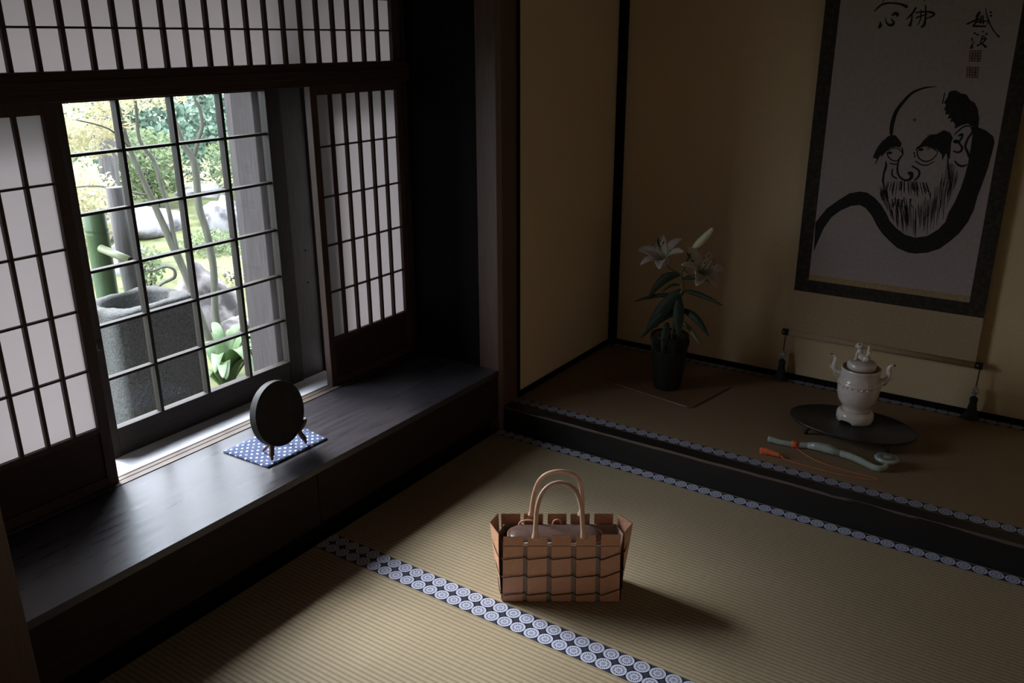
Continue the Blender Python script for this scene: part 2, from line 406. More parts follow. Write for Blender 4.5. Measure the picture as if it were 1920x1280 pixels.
def curve(pts, n=6):
    """Catmull-Rom through points (any dimension)"""
    out = []
    P = [tuple(p) for p in pts]
    for i in range(len(P)-1):
        p0, p1, p2, p3 = P[max(i-1, 0)], P[i], P[i+1], P[min(i+2, len(P)-1)]
        for k in range(n):
            t = k/n
            out.append(tuple(0.5*((2*b)+(c-a)*t+(2*a-5*b+4*c-d)*t*t+(3*b-a-3*c+d)*t**3) for a, b, c, d in zip(p0, p1, p2, p3)))
    out.append(P[-1]); return out

# ------------------------------------------------------------------ room shell
DT = 0.2541          # desk top height
ZA = 0.1018          # alcove floor height
YB = 0.926           # alcove back wall
g = G().box(-0.05, 3.7, -4.7, 0.02, -0.12, -0.057)
g.box(1.917, 3.7, -4.7, 0.0, -0.057, 0.0).box(0.0, 1.917, -4.7, -1.912, -0.057, 0.0)
tag(g.build('floor', 'tatami'), 'matted floor of the dim room beyond the two nearer tatami mats', 'floor', kind='structure')
struct('ceiling', 'ceiling', -0.1, 3.7, -4.7, 1.0, 2.40, 2.44, 'dark boarded ceiling of the room', cat='ceiling')
struct('wall_left', 'plaster', -0.12, -0.03, -4.7, -1.95, -0.12, 2.40, 'cream wall on the window side, nearer than the left post')
struct('wall_left_upper', 'plaster', -0.10, -0.03, -1.95, 0.0, 1.86, 2.40, 'cream wall above the window bay')
struct('wall_back', 'plaster', -0.12, 3.7, -4.78, -4.7, -0.12, 2.44, 'cream wall behind the viewer')
g = G().box(3.7, 3.76, -4.7, -2.75, -0.12, 2.44).box(3.7, 3.76, -0.95, 1.0, -0.12, 2.44).box(3.7, 3.76, -2.75, -0.95, -0.12, 0.30).box(3.7, 3.76, -2.75, -0.95, 1.55, 2.44)
tag(g.build('wall_right', 'plaster'), 'cream wall opposite the window bay', 'wall', kind='structure')
g = G().box(0.012, 1.95, 0.0, 0.10, 2.05, 2.40).box(1.95, 3.7, 0.0, 0.10, -0.12, 2.40)
tag(g.build('wall_front', 'plaster'), 'cream wall above and right of the alcove opening', 'wall', kind='structure')

# ---- alcove (raised niche)
struct('wall_alcove_left', 'plaster', -0.03, 0.008, 0.112, YB+0.03, ZA-0.10, 2.40, 'cream papered left side wall of the raised alcove')
struct('wall_alcove_back', 'plaster', -0.03, 1.98, YB, YB+0.05, ZA-0.10, 2.40, 'cream papered back wall of the raised alcove behind the scroll')
struct('wall_alcove_right', 'plaster', 1.95, 1.98, 0.10, YB, ZA-0.10, 2.40, 'cream papered right side wall of the raised alcove')
struct('trim_1', 'black_wood', 0.008, 0.042, YB-0.030, YB, ZA, 2.40, 'thin black strip standing in the far left corner of the alcove', 0.002, 'trim')
struct('trim_2', 'black_wood', 0.008, 0.020, 0.1125, 0.124, ZA, 2.40, 'thin black strip between the red-brown post and the cream alcove wall', 0.0015, 'trim')
struct('baseboard_back', 'black_wood', 0.042, 1.95, YB-0.010, YB, ZA, ZA+0.024, 'black baseboard along the foot of the alcove back wall', 0.002, 'baseboard')
struct('baseboard_left', 'black_wood', 0.008, 0.018, 0.124, YB-0.030, ZA, ZA+0.024, 'black baseboard along the foot of the left alcove wall', 0.002, 'baseboard')
struct('floor_alcove', 'black_wood', 0.0, 1.95, 0.06, YB+0.02, -0.1, ZA-0.045, 'boards under the alcove mat', cat='floor')

def beam_material():
    m, nt, b = mat('worn_lacquer_beam', (0.012, 0.011, 0.011), 0.42)
    tc = N(nt, 'TexCoord'); sp = N(nt, 'SeparateXYZ'); nt.links.new(tc.outputs['Object'], sp.inputs[0])
    mp = N(nt, 'Mapping'); mp.inputs['Scale'].default_value = (5, 60, 60); nt.links.new(tc.outputs['Object'], mp.inputs[0])
    nz = N(nt, 'TexNoise'); nz.inputs['Scale'].default_value = 1.6; nz.inputs['Detail'].default_value = 5; nt.links.new(mp.outputs[0], nz.inputs['Vector'])
    d = M_(nt, 'ADD', M_(nt, 'ABSOLUTE', M_(nt, 'ADD', sp.outputs['Y'], 0.029)), M_(nt, 'ABSOLUTE', M_(nt, 'SUBTRACT', sp.outputs['Z'], 0.153)))
    edge = M_(nt, 'LESS_THAN', d, M_(nt, 'MULTIPLY', nz.outputs['Fac'], 0.011))
    worn = M_(nt, 'MULTIPLY', edge, M_(nt, 'GREATER_THAN', nz.outputs['Fac'], 0.40))
    nt.links.new(mix(nt, worn, mix(nt, nz.outputs['Fac'], (0.007, 0.008, 0.008), (0.018, 0.016, 0.015)), (0.12, 0.095, 0.08)), b.inputs['Base Color'])
    return m
M['beam'] = beam_material()
o = G().box(0.012, 1.95, 0.0115, 0.069, -0.055, ZA).build('trim_3', 'beam', None, (0.98, 0.040, -0.055), 0.0025, 'structure')
tag(o, 'black lacquered sill beam with worn edge along the front of the alcove', 'beam')

# ---- posts
g = G().prism([(-0.090, 0.0), (-0.002, 0.0), (0.012, 0.014), (0.012, 0.112), (-0.090, 0.112)], -0.06, 2.40)
tag(g.build('trim_4', 'post', None, (-0.04, 0.05, -0.06), 0.002), 'red-brown chamfered wooden post between window bay and alcove', 'post', kind='structure')
struct('trim_5', 'post', -0.09, 0.030, -1.96, -1.846, -0.06, 2.40, 'brown wooden post at the left end of the window desk', 0.004, 'post')

# ---- window bay shell
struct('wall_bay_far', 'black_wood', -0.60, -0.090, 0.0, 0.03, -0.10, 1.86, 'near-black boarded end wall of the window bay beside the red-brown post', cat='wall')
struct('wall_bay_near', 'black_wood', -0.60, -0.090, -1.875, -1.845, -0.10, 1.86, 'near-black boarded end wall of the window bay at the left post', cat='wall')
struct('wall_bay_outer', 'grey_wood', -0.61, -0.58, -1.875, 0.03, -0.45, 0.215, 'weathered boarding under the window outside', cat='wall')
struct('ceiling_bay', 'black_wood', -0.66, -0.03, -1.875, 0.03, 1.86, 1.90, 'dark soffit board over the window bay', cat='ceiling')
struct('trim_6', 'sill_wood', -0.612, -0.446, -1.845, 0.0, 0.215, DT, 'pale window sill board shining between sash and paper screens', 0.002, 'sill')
g = G().box(-0.446, -0.393, -1.845, 0.0, 0.225, DT+0.0005)
for x0, x1 in ((-0.446, -0.4405), (-0.4365, -0.4195), (-0.4150, -0.393)):
    g.box(x0, x1, -1.845, 0.0, DT, DT+0.0022)
tag(g.build('trim_7', 'track_wood', None, (-0.42, -0.92, 0.225)), 'grooved brown sliding track in front of the window sill', 'track', kind='structure')
g = G().box(-0.462, -0.392, -1.845, 0.0, 1.322, 1.394)
g.box(-0.392, -0.388, -1.845, 0.0, 1.345, 1.372)
tag(g.build('trim_8', 'dark_wood_h', None, (-0.42, -0.92, 1.322), 0.003), 'dark lintel beam between lower window and upper paper lattice', 'lintel', kind='structure')
struct('trim_9', 'dark_wood_h', -0.615, -0.462, -1.845, 0.0, 1.335, 1.385, 'dark head board over the glazed sash', 0.002, 'lintel')
struct('trim_10', 'dark_wood_h', -0.46, -0.40, -1.845, 0.0, 1.79, 1.86, 'dark beam above the upper paper lattice', 0.002, 'lintel')
struct('trim_11', 'dark_wood_v', -0.452, -0.404, -0.018, 0.0, DT, 1.86, 'thin dark jamb in the far corner of the window bay', 0.002, 'jamb')
struct('trim_12', 'grey_wood', -0.725, -0.612, -0.556, -0.44, -0.45, 2.30, 'weathered grey post just outside the glazed sash', 0.003, 'post')

# dark board pillar right of the sash with its mortise blocks
t = thing('trim_13', 'dark boarded jamb with small mortise blocks between sash and right paper screen', 'jamb', (-0.575, -0.43, DT), kind='structure')
GW = grain('dark_grey_board', (0.034, 0.030, 0.028), (0.060, 0.054, 0.051), 0.65, V_, bump=0.2)
G().box(-0.022, 0.012, -0.052, 0.052, 0.0, 1.085).build('board', GW, t, bevel=0.002)
G().box(-0.03, 0.022, 0.054, 0.078, 0.0, 1.085).build('board', 'sash_wood', t, bevel=0.002)
for z in (1.300, 1.165, 1.000, 0.835, 0.670, 0.505):
    G().box(0.0225, 0.028, 0.056, 0.076, z-DT-0.014, z-DT+0.014).build('mortise_block', 'shoji_wood', t)
for z in (0.62, 0.74):
    G().ball((0.0125, 0.01, z-DT), 0.0035, 8, 4).build('nail_head', 'black_wood', t)

# ---- window_1: glazed sash
t = thing('window_1', 'glazed window sash with dark glazing bars looking onto the garden', 'window', (-0.575, -0.892, DT), kind='structure')
def wl(y, z): return y + 0.892, z - DT
ya, yb, za, zb = -1.240, -0.545, 0.346, 1.306
for y0, y1 in ((-1.268, ya), (yb, -0.487)):
    G().box(-0.018, 0.018, wl(y0, 0)[0], wl(y1, 0)[0], 0.0, 1.081).build('stile', 'sash_wood', t, bevel=0.002)
G().box(-0.016, 0.016, wl(ya, 0)[0], wl(yb, 0)[0], 0.0, za-DT).build('bottom_rail', 'sash_wood_h', t, bevel=0.002)
G().box(-0.016, 0.016, wl(ya, 0)[0], wl(yb, 0)[0], zb-DT, 1.081).build('top_rail', 'dark_wood_h', t, bevel=0.002)
mys = [-1.078, -0.898, -0.720]
mzs = [0.506, 0.671, 0.837, 1.002, 1.167]
vm = None
for y in mys:
    if vm is None:
        o = G().box(-0.013, 0.013, -0.0055, 0.0055, za-DT, zb-DT).build('glazing_bar', 'sash_wood', t); vm = o.data
    else: o = link('glazing_bar', vm, t)
    o.location = (0, y+0.892, 0)
hm = None
for z in mzs:
    if hm is None:
        o = G().box(-0.011, 0.011, wl(ya,0)[0], wl(yb,0)[0], -0.0042, 0.0042).build('glazing_bar', 'sash_wood', t); hm = o.data
    else: o = link('glazing_bar', hm, t)
    o.location = (0, 0, z-DT)
ys = [ya] + mys + [yb]; zs = [za] + mzs + [zb]
gm = None
for i in range(4):
    for j in range(6):
        cy, cz = (ys[i]+ys[i+1])/2, (zs[j]+zs[j+1])/2
        if gm is None:
            o = G().add([(0,-.5,-.5),(0,.5,-.5),(0,.5,.5),(0,-.5,.5)], [(0,1,2,3)]).build('glass_pane', 'glass', t); gm = o.data
        else: o = link('glass_pane', gm, t)
        o.location = (-0.004, cy+0.892, cz-DT); o.scale = (1, ys[i+1]-ys[i], zs[j+1]-zs[j])
# small round finger pull on the left stile
G().lathe([(0.006,0),(0.010,0.001),(0.010,0.003),(0.006,0.004)], n=16).xform(Matrix.Translation((0.018, wl(-1.254,0)[0], 0.62-DT)) @ Matrix.Rotation(PI/2, 4, 'Y') @ Matrix.Diagonal((1.6,1,1,1))).build('finger_pull', 'bronze', t)

# ---- paper screens
def lattice(root, ys, zs, x0, xp, wv, wh, dv=0.013):
    """vertical bars, level bars and one paper pane per cell; ys, zs are cell borders"""
    vm = hm = pm = None
    for y in ys[1:-1]:
        if vm is None: o = G().box(x0-dv, x0, -wv/2, wv/2, zs[0], zs[-1]).build('lattice_bar', 'shoji_wood', root); vm = o.data
        else: o = link('lattice_bar', vm, root)
        o.location = (0, y, 0)
    for z in zs[1:-1]:
        if hm is None: o = G().box(x0-dv, x0-0.003, ys[0], ys[-1], -wh/2, wh/2).build('lattice_bar', 'shoji_wood', root); hm = o.data
        else: o = link('lattice_bar', hm, root)
        o.location = (0, 0, z)
    for i in range(len(ys)-1):
        for j in range(len(zs)-1):
            if pm is None:
                o = G().add([(0,-.5,-.5),(0,.5,-.5),(0,.5,.5),(0,-.5,.5)], [(0,1,2,3)]).build('paper_pane', 'paper', root); pm = o.data
            else: o = link('paper_pane', pm, root)
            o.location = (xp, (ys[i]+ys[i+1])/2, (zs[j]+zs[j+1])/2)
            o.scale = (1, abs(ys[i+1]-ys[i]), zs[j+1]-zs[j])

def screen(label, y0, y1, p0, p1, zb=0.437):
    t = thing('paper_screen', label, 'paper screen', (-0.415, (y0+y1)/2, DT+0.002), group='sliding paper screens either side of the sash')
    c = (y0+y1)/2; f = lambda y: y-c; Z = lambda z: z-DT-0.002
    G().box(-0.028, 0, f(y0), f(p0), 0, Z(1.321)).build('stile', 'shoji_wood', t, bevel=0.0015)
    G().box(-0.028, 0, f(p1), f(y1), 0, Z(1.321)).build('stile', 'shoji_wood', t, bevel=0.0015)
    G().box(-0.026, -0.001, f(p0), f(p1), Z(1.292), Z(1.321)).build('top_rail', 'shoji_wood', t)
    G().box(-0.026, -0.001, f(p0), f(p1), 0, 0.028).build('bottom_rail', 'shoji_wood', t)
    G().box(-0.026, -0.001, f(p0), f(p1), Z(zb)-0.014, Z(zb)).build('middle_rail', 'shoji_wood', t)
    G().box(-0.016, -0.006, f(p0), f(p1), 0.028, Z(zb)-0.014).build('kick_board', M['dark_wood_h'], t)
    ys = [f(p0+(p1-p0)*i/6) for i in range(7)]
    zs = [Z(zb+(1.292-zb)*i/5) for i in range(6)]
    lattice(t, ys, zs, -0.001, -0.0145, 0.0095, 0.0055)
    return t
screen('right-hand sliding paper screen with brown lattice, standing beside the dark end wall', -0.478, -0.019, -0.449, -0.048)
screen('left-hand sliding paper screen with brown lattice, standing beside the left post', -1.838, -1.342, -1.800, -1.374)

t = thing('window_2', 'upper row of narrow papered lattice panes above the lintel', 'window', (-0.415, -0.92, 1.394), kind='structure')
G().box(-0.03, 0, 0.863, 0.902, 0, 0.396).build('stile', 'shoji_wood', t)
G().box(-0.03, 0, -0.925, -0.882, 0, 0.396).build('stile', 'shoji_wood', t)
ys = [0.863 - 0.0723*i for i in range(25)]
_p = M['paper']; M['paper'] = M['paper_upper']
lattice(t, ys, [0.0, 0.103, 0.206, 0.309, 0.396], -0.001, -0.016, 0.012, 0.0055)
M['paper'] = _p

# ---- papered window in the right wall (gives the soft light on the alcove)
t = thing('window_3', 'papered window in the wall opposite the bay', 'window', (3.7, -1.85, 0.30), kind='structure')
G().box(0.0, 0.04, -0.90, -0.86, 0, 1.25).build('stile', 'shoji_wood', t)
G().box(0.0, 0.04, 0.86, 0.90, 0, 1.25).build('stile', 'shoji_wood', t)
G().box(0.0, 0.04, -0.86, 0.86, 0, 0.04).build('bottom_rail', 'shoji_wood', t)
G().box(0.0, 0.04, -0.86, 0.86, 1.21, 1.25).build('top_rail', 'shoji_wood', t)
M['paper_left'] = M['paper']; M['paper'] = M['paper_right']
lattice(t, [-0.86+0.172*i for i in range(11)], [0.04+0.234*i for i in range(6)], 0.013, 0.014, 0.012, 0.008)
M['paper'] = M['paper_left']

# ---- outside eave
g = G().add([(-0.60,-4.5,2.62),(-0.60,3.5,2.62),(-1.52,3.5,2.19),(-1.52,-4.5,2.19),(-0.60,-4.5,2.70),(-0.60,3.5,2.70),(-1.52,3.5,2.24),(-1.52,-4.5,2.24)],
            [(0,3,2,1),(4,5,6,7),(0,1,5,4),(1,2,6,5),(2,3,7,6),(3,0,4,7)])
g.box(-0.66, -0.12, -4.5, 3.5, 2.44, 2.70)
tag(g.build('roof_eave', 'dark_wood_h'), 'dark wooden eave of the house above the garden window', 'eave', kind='structure')
struct('wall_outer_front', 'grey_wood', -0.66, -0.60, 0.03, 3.5, -0.45, 2.5, 'weathered outside wall of the house beyond the bay')
struct('wall_outer_back', 'grey_wood', -0.66, -0.60, -4.7, -1.875, -0.45, 2.5, 'weathered outside wall of the house nearer than the bay')
struct('wall_outer_top', 'grey_wood', -0.66, -0.62, -1.875, 0.03, 1.90, 2.5, 'weathered outside wall over the bay window')
struct('wall_sky_blocker_far', 'grey_wood', -1.62, -0.66, 0.13, 0.17, -0.45, 2.30, 'added unseen wall outside blocking side sky light, beyond the grey outer post')  # added out of view to narrow the sky light on the desk
struct('wall_sky_blocker_near', 'grey_wood', -1.10, -0.66, -1.96, -1.92, -0.45, 2.30, 'added unseen wall outside blocking side sky light, nearer than the basin')  # added out of view, blocks sky light from the near side
struct('eave_dimmer_right', 'grey_wood', 3.76, 5.2, -4.0, 0.5, 2.0, 2.06, 'added unseen eave dimming the window opposite the bay', cat='eave')  # added slab out of view, cuts the light through the papered window

# ------------------------------------------------------------------ tatami mats
def cloth_border(parent, x0, x1, yc, z, phase, wdt=0.0415, off=(0,0,0), m='border'):
    n = round((x0 - phase) / PITCH); ox = phase + n*PITCH
    g = G().box(x0-ox, x1-ox, -wdt/2, wdt/2, -0.004, 0.0012)
    o = g.build('cloth_border', m, parent)
    o.location = (ox-off[0], yc-off[1], z-off[2]); return o
def tatami(label, x0, x1, y0, y1, z, borders, group, th=0.055, m='tatami'):
    off = (x0, y0, z-th)
    t = thing('tatami_mat', label, 'tatami mat', off, group=group)
    o = G().box(0.0, x1-x0, 0.0, y1-y0, 0.0, th).build('rush_mat', m, t)
    for yc, ph in borders: cloth_border(t, x0+0.001, x1-0.001, yc, z, ph, off=off, m='border' if m == 'tatami' else 'border_shaded')
    return t
tatami('tatami mat along the alcove beam with the tan basket standing on it', 0.0, 1.915, -0.9545, 0.011, 0.0, [(-0.9545+0.0208, 0.2235), (-0.0160, 0.5262)], 'tatami mats of the room floor')
tatami('tatami mat nearest the viewer, in front of the double medallion border', 0.0, 1.915, -1.910, -0.9553, 0.0, [(-0.9553-0.0208, 0.2235), (-1.889, 0.2235)], 'tatami mats of the room floor')
tatami('tatami mat raised inside the alcove under vase and incense burner', 0.010, 1.948, 0.0695, YB-0.001, ZA, [(0.0905, 0.998), (0.900, 1.249)], None, 0.045, 'tatami_shaded')

# ------------------------------------------------------------------ window desk
t = thing('window_desk', 'long low dark lacquered desk built under the garden window', 'desk', (-0.2, -0.92, -0.05))
def D(x0, x1, y0, y1, z0, z1): return (x0+0.2, x1+0.2, y0+0.92, y1+0.92, z0+0.05, z1+0.05)
G().box(*D(-0.393, 0.0, -1.845, -0.0005, 0.232, DT)).build('desk_top', 'desk', t, bevel=0.0015)
for y0, y1 in ((-1.845, -0.9615), (-0.9585, -0.0005)):
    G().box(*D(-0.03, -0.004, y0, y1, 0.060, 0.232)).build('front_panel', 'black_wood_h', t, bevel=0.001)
G().box(*D(-0.06, -0.040, -1.845, -0.0005, -0.05, 0.065)).build('plinth', 'black_wood', t)

# ------------------------------------------------------------------ basket bag
t = thing('basket_bag', 'woven tan leather strip basket bag with two arched handles on the tatami', 'bag', (0.631, -0.911, 0.0013), math.radians(33.40))
def strip(b0, b1, t0, t1, z0, z1, m='leather', th=0.0022, curl=0.0, bulge=0.0):
    """upright leather strip; b0,b1 bottom corners, t0,t1 top corners (x,y)"""
    g = G(); n = 8; rings = []
    d = Vector((b1[0]-b0[0], b1[1]-b0[1])); nrm = Vector((d.y, -d.x)).normalized()
    for i in range(n+1):
        u = i/n; z = z0 + (z1-z0)*u
        a = Vector(b0)*(1-u) + Vector(t0)*u; b = Vector(b1)*(1-u) + Vector(t1)*u
        off = nrm*(curl*u*u + bulge*math.sin(PI*u)); a = a+off; b = b+off; c = nrm*th
        rings.append([(a.x, a.y, z), (b.x, b.y, z), (b.x-c.x, b.y-c.y, z), (a.x-c.x, a.y-c.y, z)])
    g.loft(rings, smooth=False)
    o = g.build('leather_strip', m, t)
    o.data.materials.append(M['edge']); o.data.materials.append(M['leather_in'])
    cc = nrm
    for p in o.data.polygons:
        k = Vector((p.normal.x, p.normal.y)).dot(cc)
        if k < -0.7: p.material_index = 2
        elif abs(k) < 0.5: p.material_index = 1
    return o
fx = [(0.006, 0.062, 0.010, 0.064), (0.0745, 0.1275, 0.0755, 0.128), (0.1415, 0.1955, 0.139, 0.192), (0.2085, 0.2620, 0.2065, 0.2585), (0.2745, 0.3290, 0.2725, 0.3245)]
ft = [0.206, 0.207, 0.211, 0.212, 0.213]
for (a, b, c, d), z in zip(fx, ft): strip((a, 0), (b, 0), (c, 0), (d, 0), 0.0, z, curl=0.001)
bx = [(0.002, 0.056), (0.066, 0.120), (0.133, 0.186), (0.197, 0.251), (0.264, 0.317)]
for a, b in bx: strip((b, 0.117), (a, 0.117), (b, 0.117), (a, 0.117), 0.0, 0.207)
strip((0.000, 0.062), (0.004, 0.004), (-0.028, 0.066), (-0.003, 0.006), 0.0, 0.210, bulge=0.003)
strip((0.004, 0.112), (0.000, 0.063), (-0.008, 0.112), (-0.028, 0.067), 0.0, 0.210)
strip((0.332, 0.006), (0.336, 0.060), (0.336, 0.009), (0.365, 0.062), 0.0, 0.210, bulge=0.003)
strip((0.336, 0.061), (0.330, 0.113), (0.365, 0.063), (0.330, 0.113), 0.0, 0.210)
G().box(0.004, 0.331, 0.004, 0.113, 0.001, 0.004).build('base', 'lining', t)
# inner lining: open box inside the strips
def wallp(p, q, z1):
    d = (Vector(q)-Vector(p)).normalized()*1.0; n = Vector((-d.y, d.x))*0.0018
    return [(p[0], p[1]), (q[0], q[1]), (q[0]+n.x, q[1]+n.y), (p[0]+n.x, p[1]+n.y)]
g = G()
ring = [(0.010, 0.0045), (0.326, 0.0045), (0.340, 0.061), (0.326, 0.1125), (0.010, 0.1125), (-0.006, 0.061)]
for i in range(6): g.prism(wallp(ring[i], ring[(i+1) % 6], 0), 0.004, 0.176)
g.build('lining', 'lining', t)
# laces woven in and out of the strips at three heights, all round
def lace(z):
    pts = []
    for k, (a, b, c, d) in enumerate(fx):
        lift = 0.017 if k == 4 else 0.004
        u = z/0.21; x0, x1 = a+(c-a)*u, b+(d-b)*u
        pts += [(x0-0.0035, 0.0015, z-0.001), (x0+0.004, -0.0036, z-0.002), ((x0+x1)/2, -0.0034, z+lift*0.4), (x1-0.004, -0.0036, z+lift), (x1+0.0035, 0.0015, z+lift)]
    u = z/0.21
    A_ = (0.332+0.004*u, 0.006+0.003*u); B_ = (0.336+0.029*u, 0.060+0.002*u); C_ = (0.330, 0.113)
    pts += [(A_[0]+0.0035, A_[1]-0.001, z+0.017), ((A_[0]+B_[0])/2+0.0035, (A_[1]+B_[1])/2, z+0.027), (B_[0]+0.0038, B_[1], z+0.038), ((B_[0]+C_[0])/2+0.0035, (B_[1]+C_[1])/2, z+0.022), (C_[0]+0.0035, C_[1]+0.002, z+0.006)]
    for a, b in bx[::-1]:
        pts += [(b-0.004, 0.1212, z), ((a+b)/2, 0.1212, z+0.002), (a+0.004, 0.1212, z), (a-0.005, 0.1150, z)]
    D_ = (-0.008*u, 0.112); E_ = (-0.028*u, 0.0645); F_ = (0.004-0.007*u, 0.005)
    pts += [(D_[0]-0.0035, D_[1]+0.001, z+0.004), ((D_[0]+E_[0])/2-0.0035, 0.088, z+0.014), (E_[0]-0.0040, E_[1], z+0.022), ((F_[0]+E_[0])/2-0.0050, 0.034, z+0.012), (F_[0]-0.0035, F_[1]+0.002, z+0.003), (fx[0][0]-0.0035, 0.0015, z-0.001)]
    G().tube(pts, 0.0014, 6).build('lace', 'edge', t)
for z in (0.138, 0.081, 0.024): lace(z)
# fine top seam over each front strip
for (a, b, c, d), z in zip(fx, ft):
    G().box(c+0.001, d-0.001, -0.0018, -0.0008, 0.1766, 0.1772).build('seam', 'edge', t)
def handle(pts, y_in, name_label=None):
    P = curve(pts, 7); n = len(P); R = []
    for i in range(n):
        u = min(i, n-1-i)/(n-1)
        R.append(0.0062 + 0.0042*max(0, 1-u/0.05)**1.0 + 0.0012*max(0, 1-u/0.15))
    G().tube(P, R, 12, 0.8).build('handle', 'leather_handle', t)
handle([(0.096,-0.001,0.203),(0.097,0.000,0.240),(0.100,0.006,0.286),(0.111,0.016,0.323),(0.132,0.025,0.345),(0.160,0.029,0.353),(0.187,0.026,0.346),(0.207,0.018,0.326),(0.218,0.008,0.290),(0.222,0.001,0.245),(0.226,-0.001,0.204)], 0)
handle([(0.088,0.114,0.204),(0.090,0.112,0.240),(0.096,0.108,0.282),(0.108,0.100,0.320),(0.130,0.093,0.345),(0.163,0.089,0.355),(0.194,0.092,0.346),(0.217,0.099,0.321),(0.226,0.107,0.284),(0.229,0.112,0.245),(0.227,0.114,0.204)], 0)
for x, y in ((0.088, 0.1125), (0.227, 0.1125), (0.096, 0.0035), (0.226, 0.0035)):
    G().lathe([(0.0, 0), (0.021, 0), (0.021, 0.0016), (0.0, 0.0016)], n=24, cap0=False, cap1=False).xform(Matrix.Translation((x, y, 0.181)) @ Matrix.Rotation(PI/2, 4, 'X')).build('handle_tab', 'leather_in', t)
# pouch inside
pp = thing('pouch', 'glossy brown leather pouch lying inside the tan basket bag', 'pouch', (0.631, -0.911, 0.006), math.radians(33.40))
def rrect(cx, cy, hx, hy, r, n=8):
    out = []
    for k, (sx, sy) in enumerate(((1, 1), (-1, 1), (-1, -1), (1, -1))):
        for i in range(n+1):
            a = PI/2*k + PI/2*i/n
            out.append((cx+sx*(hx-r)+r*math.cos(a), cy+sy*(hy-r)+r*math.sin(a)))
    return out
rings = []
for s, z in ((0.98, 0.0), (1.0, 0.006), (1.0, 0.155), (0.985, 0.168), (0.95, 0.176), (0.86, 0.181), (0.6, 0.185), (0.3, 0.1865), (0.05, 0.187)):
    rings.append([(x, y, z) for x, y in rrect(0.150, 0.056, 0.128*(1-(1-s)*0.45), 0.044*s, 0.035*s)])
G().loft(rings).build('pouch_body', 'pouch', pp)
G().tube([(x, y, 0.171) for x, y in rrect(0.150, 0.056, 0.128, 0.044, 0.035)]+[(0.278, 0.065, 0.171)], 0.003, 6).build('piping', 'leather_in', pp)
G().box(0.066, 0.076, 0.0095, 0.0115, 0.168, 0.176).build('painted_glint', 'glint_white', pp)  # pale tabs painted in as glints off the pouch side
G().box(0.130, 0.139, 0.0095, 0.0115, 0.168, 0.176).build('painted_glint', 'glint_white', pp)
G().tube(curve([(0.050,0.096,0.174),(0.058,0.100,0.186),(0.080,0.101,0.190),(0.100,0.101,0.184),(0.108,0.098,0.174)], 5), 0.003, 8).build('pull_loop', 'leather', pp)
G().tube(curve([(0.146,0.099,0.176),(0.150,0.101,0.188),(0.159,0.101,0.192),(0.168,0.101,0.188),(0.171,0.099,0.176)], 5), 0.0028, 8).build('pull_loop', 'leather', pp)

# ------------------------------------------------------------------ desk: cloth, bronze disc on stand
q = [(-0.317, -1.051), (-0.118, -1.046), (-0.112, -0.806), (-0.318, -0.782)]
c0 = (-0.216, -0.921)
g = G(); n = 12; rings = []
for i in range(n+1):
    row = []
    for j in range(n+1):
        u, v = i/n, j/n
        x = (q[0][0]*(1-u)+q[1][0]*u)*(1-v)+(q[3][0]*(1-u)+q[2][0]*u)*v
        y = (q[0][1]*(1-u)+q[1][1]*u)*(1-v)+(q[3][1]*(1-u)+q[2][1]*u)*v
        z = 0.0045 + 0.0012*noise.noise(Vector((x*14, y*14, 3))) + 0.0006*math.exp(-((u-0.5)*26)**2)
        row.append((x-c0[0], y-c0[1], z))
    rings.append(row)
top = [p for r in rings for p in r]; m_ = n+1
fs = [(i*m_+j, i*m_+j+1, (i+1)*m_+j+1, (i+1)*m_+j) for i in range(n) for j in range(n)]
bot = [(x, y, 0.0) for x, y, z in top]; k = len(top)
edge = [j for j in range(m_)] + [i*m_+n for i in range(1, m_)] + [n*m_+j for j in range(n-1, -1, -1)] + [i*m_ for i in range(n-1, 0, -1)]
fs += [tuple(a+k for a in f)[::-1] for f in fs] + [(edge[i], edge[(i+1) % len(edge)], edge[(i+1) % len(edge)]+k, edge[i]+k) for i in range(len(edge))]
o = G().add(top+bot, fs, True).build('folded_cloth', 'kasuri')
o.location = (c0[0], c0[1], DT)
tag(o, 'folded indigo cloth with white splash pattern lying on the window desk', 'cloth')

ZC = DT + 0.0055
tilt = math.radians(-9)
st = thing('display_stand', 'small brown wooden easel stand holding the round bronze disc', 'stand', (-0.150, -0.940, ZC))
for s in (-1, 1):
    y = 0.069*s
    G().tube(curve([(0.013, y, 0.0035), (0.010, y*0.97, 0.018), (0.004, y*0.86, 0.036), (0.000, y*0.78, 0.050), (-0.004, y*0.72, 0.058)], 4), [0.0036]+[0.0050]*3+[0.0085]*9+[0.0080]*4, 8).build('leg', 'stand_wood', st)
    G().tube(curve([(0.000, y*0.80, 0.046), (0.005, y*0.98, 0.062), (0.007, y*1.12, 0.076), (0.006, y*1.10, 0.084)], 4), 0.0070, 8).build('arm', 'stand_wood', st)
    G().tube(curve([(-0.004, y*0.5, 0.050), (-0.035, y*0.55, 0.028), (-0.060, y*0.6, 0.0035)], 4), 0.0040, 8).build('strut', 'stand_wood', st)
G().tube([(-0.004, -0.052, 0.052), (-0.004, 0.052, 0.052)], 0.0045, 8).build('crossbar', 'stand_wood', st)
dk = G()
R_ = 0.1005
dk.lathe([(0.0, -0.018), (R_-0.003, -0.018), (R_, -0.015), (R_, 0.009), (R_-0.002, 0.011), (R_-0.008, 0.011), (R_-0.010, 0.0095), (R_-0.040, 0.0095), (R_-0.042, 0.0090), (0.0, 0.0090)], n=96, cap0=False, cap1=False, smooth=False)
dk.xform(Matrix.Translation((0, 0, 0)) @ Matrix.Rotation(tilt, 4, 'Y') @ Matrix.Rotation(PI/2, 4, 'Y'))
o = dk.build('bronze_disc', 'bronze')
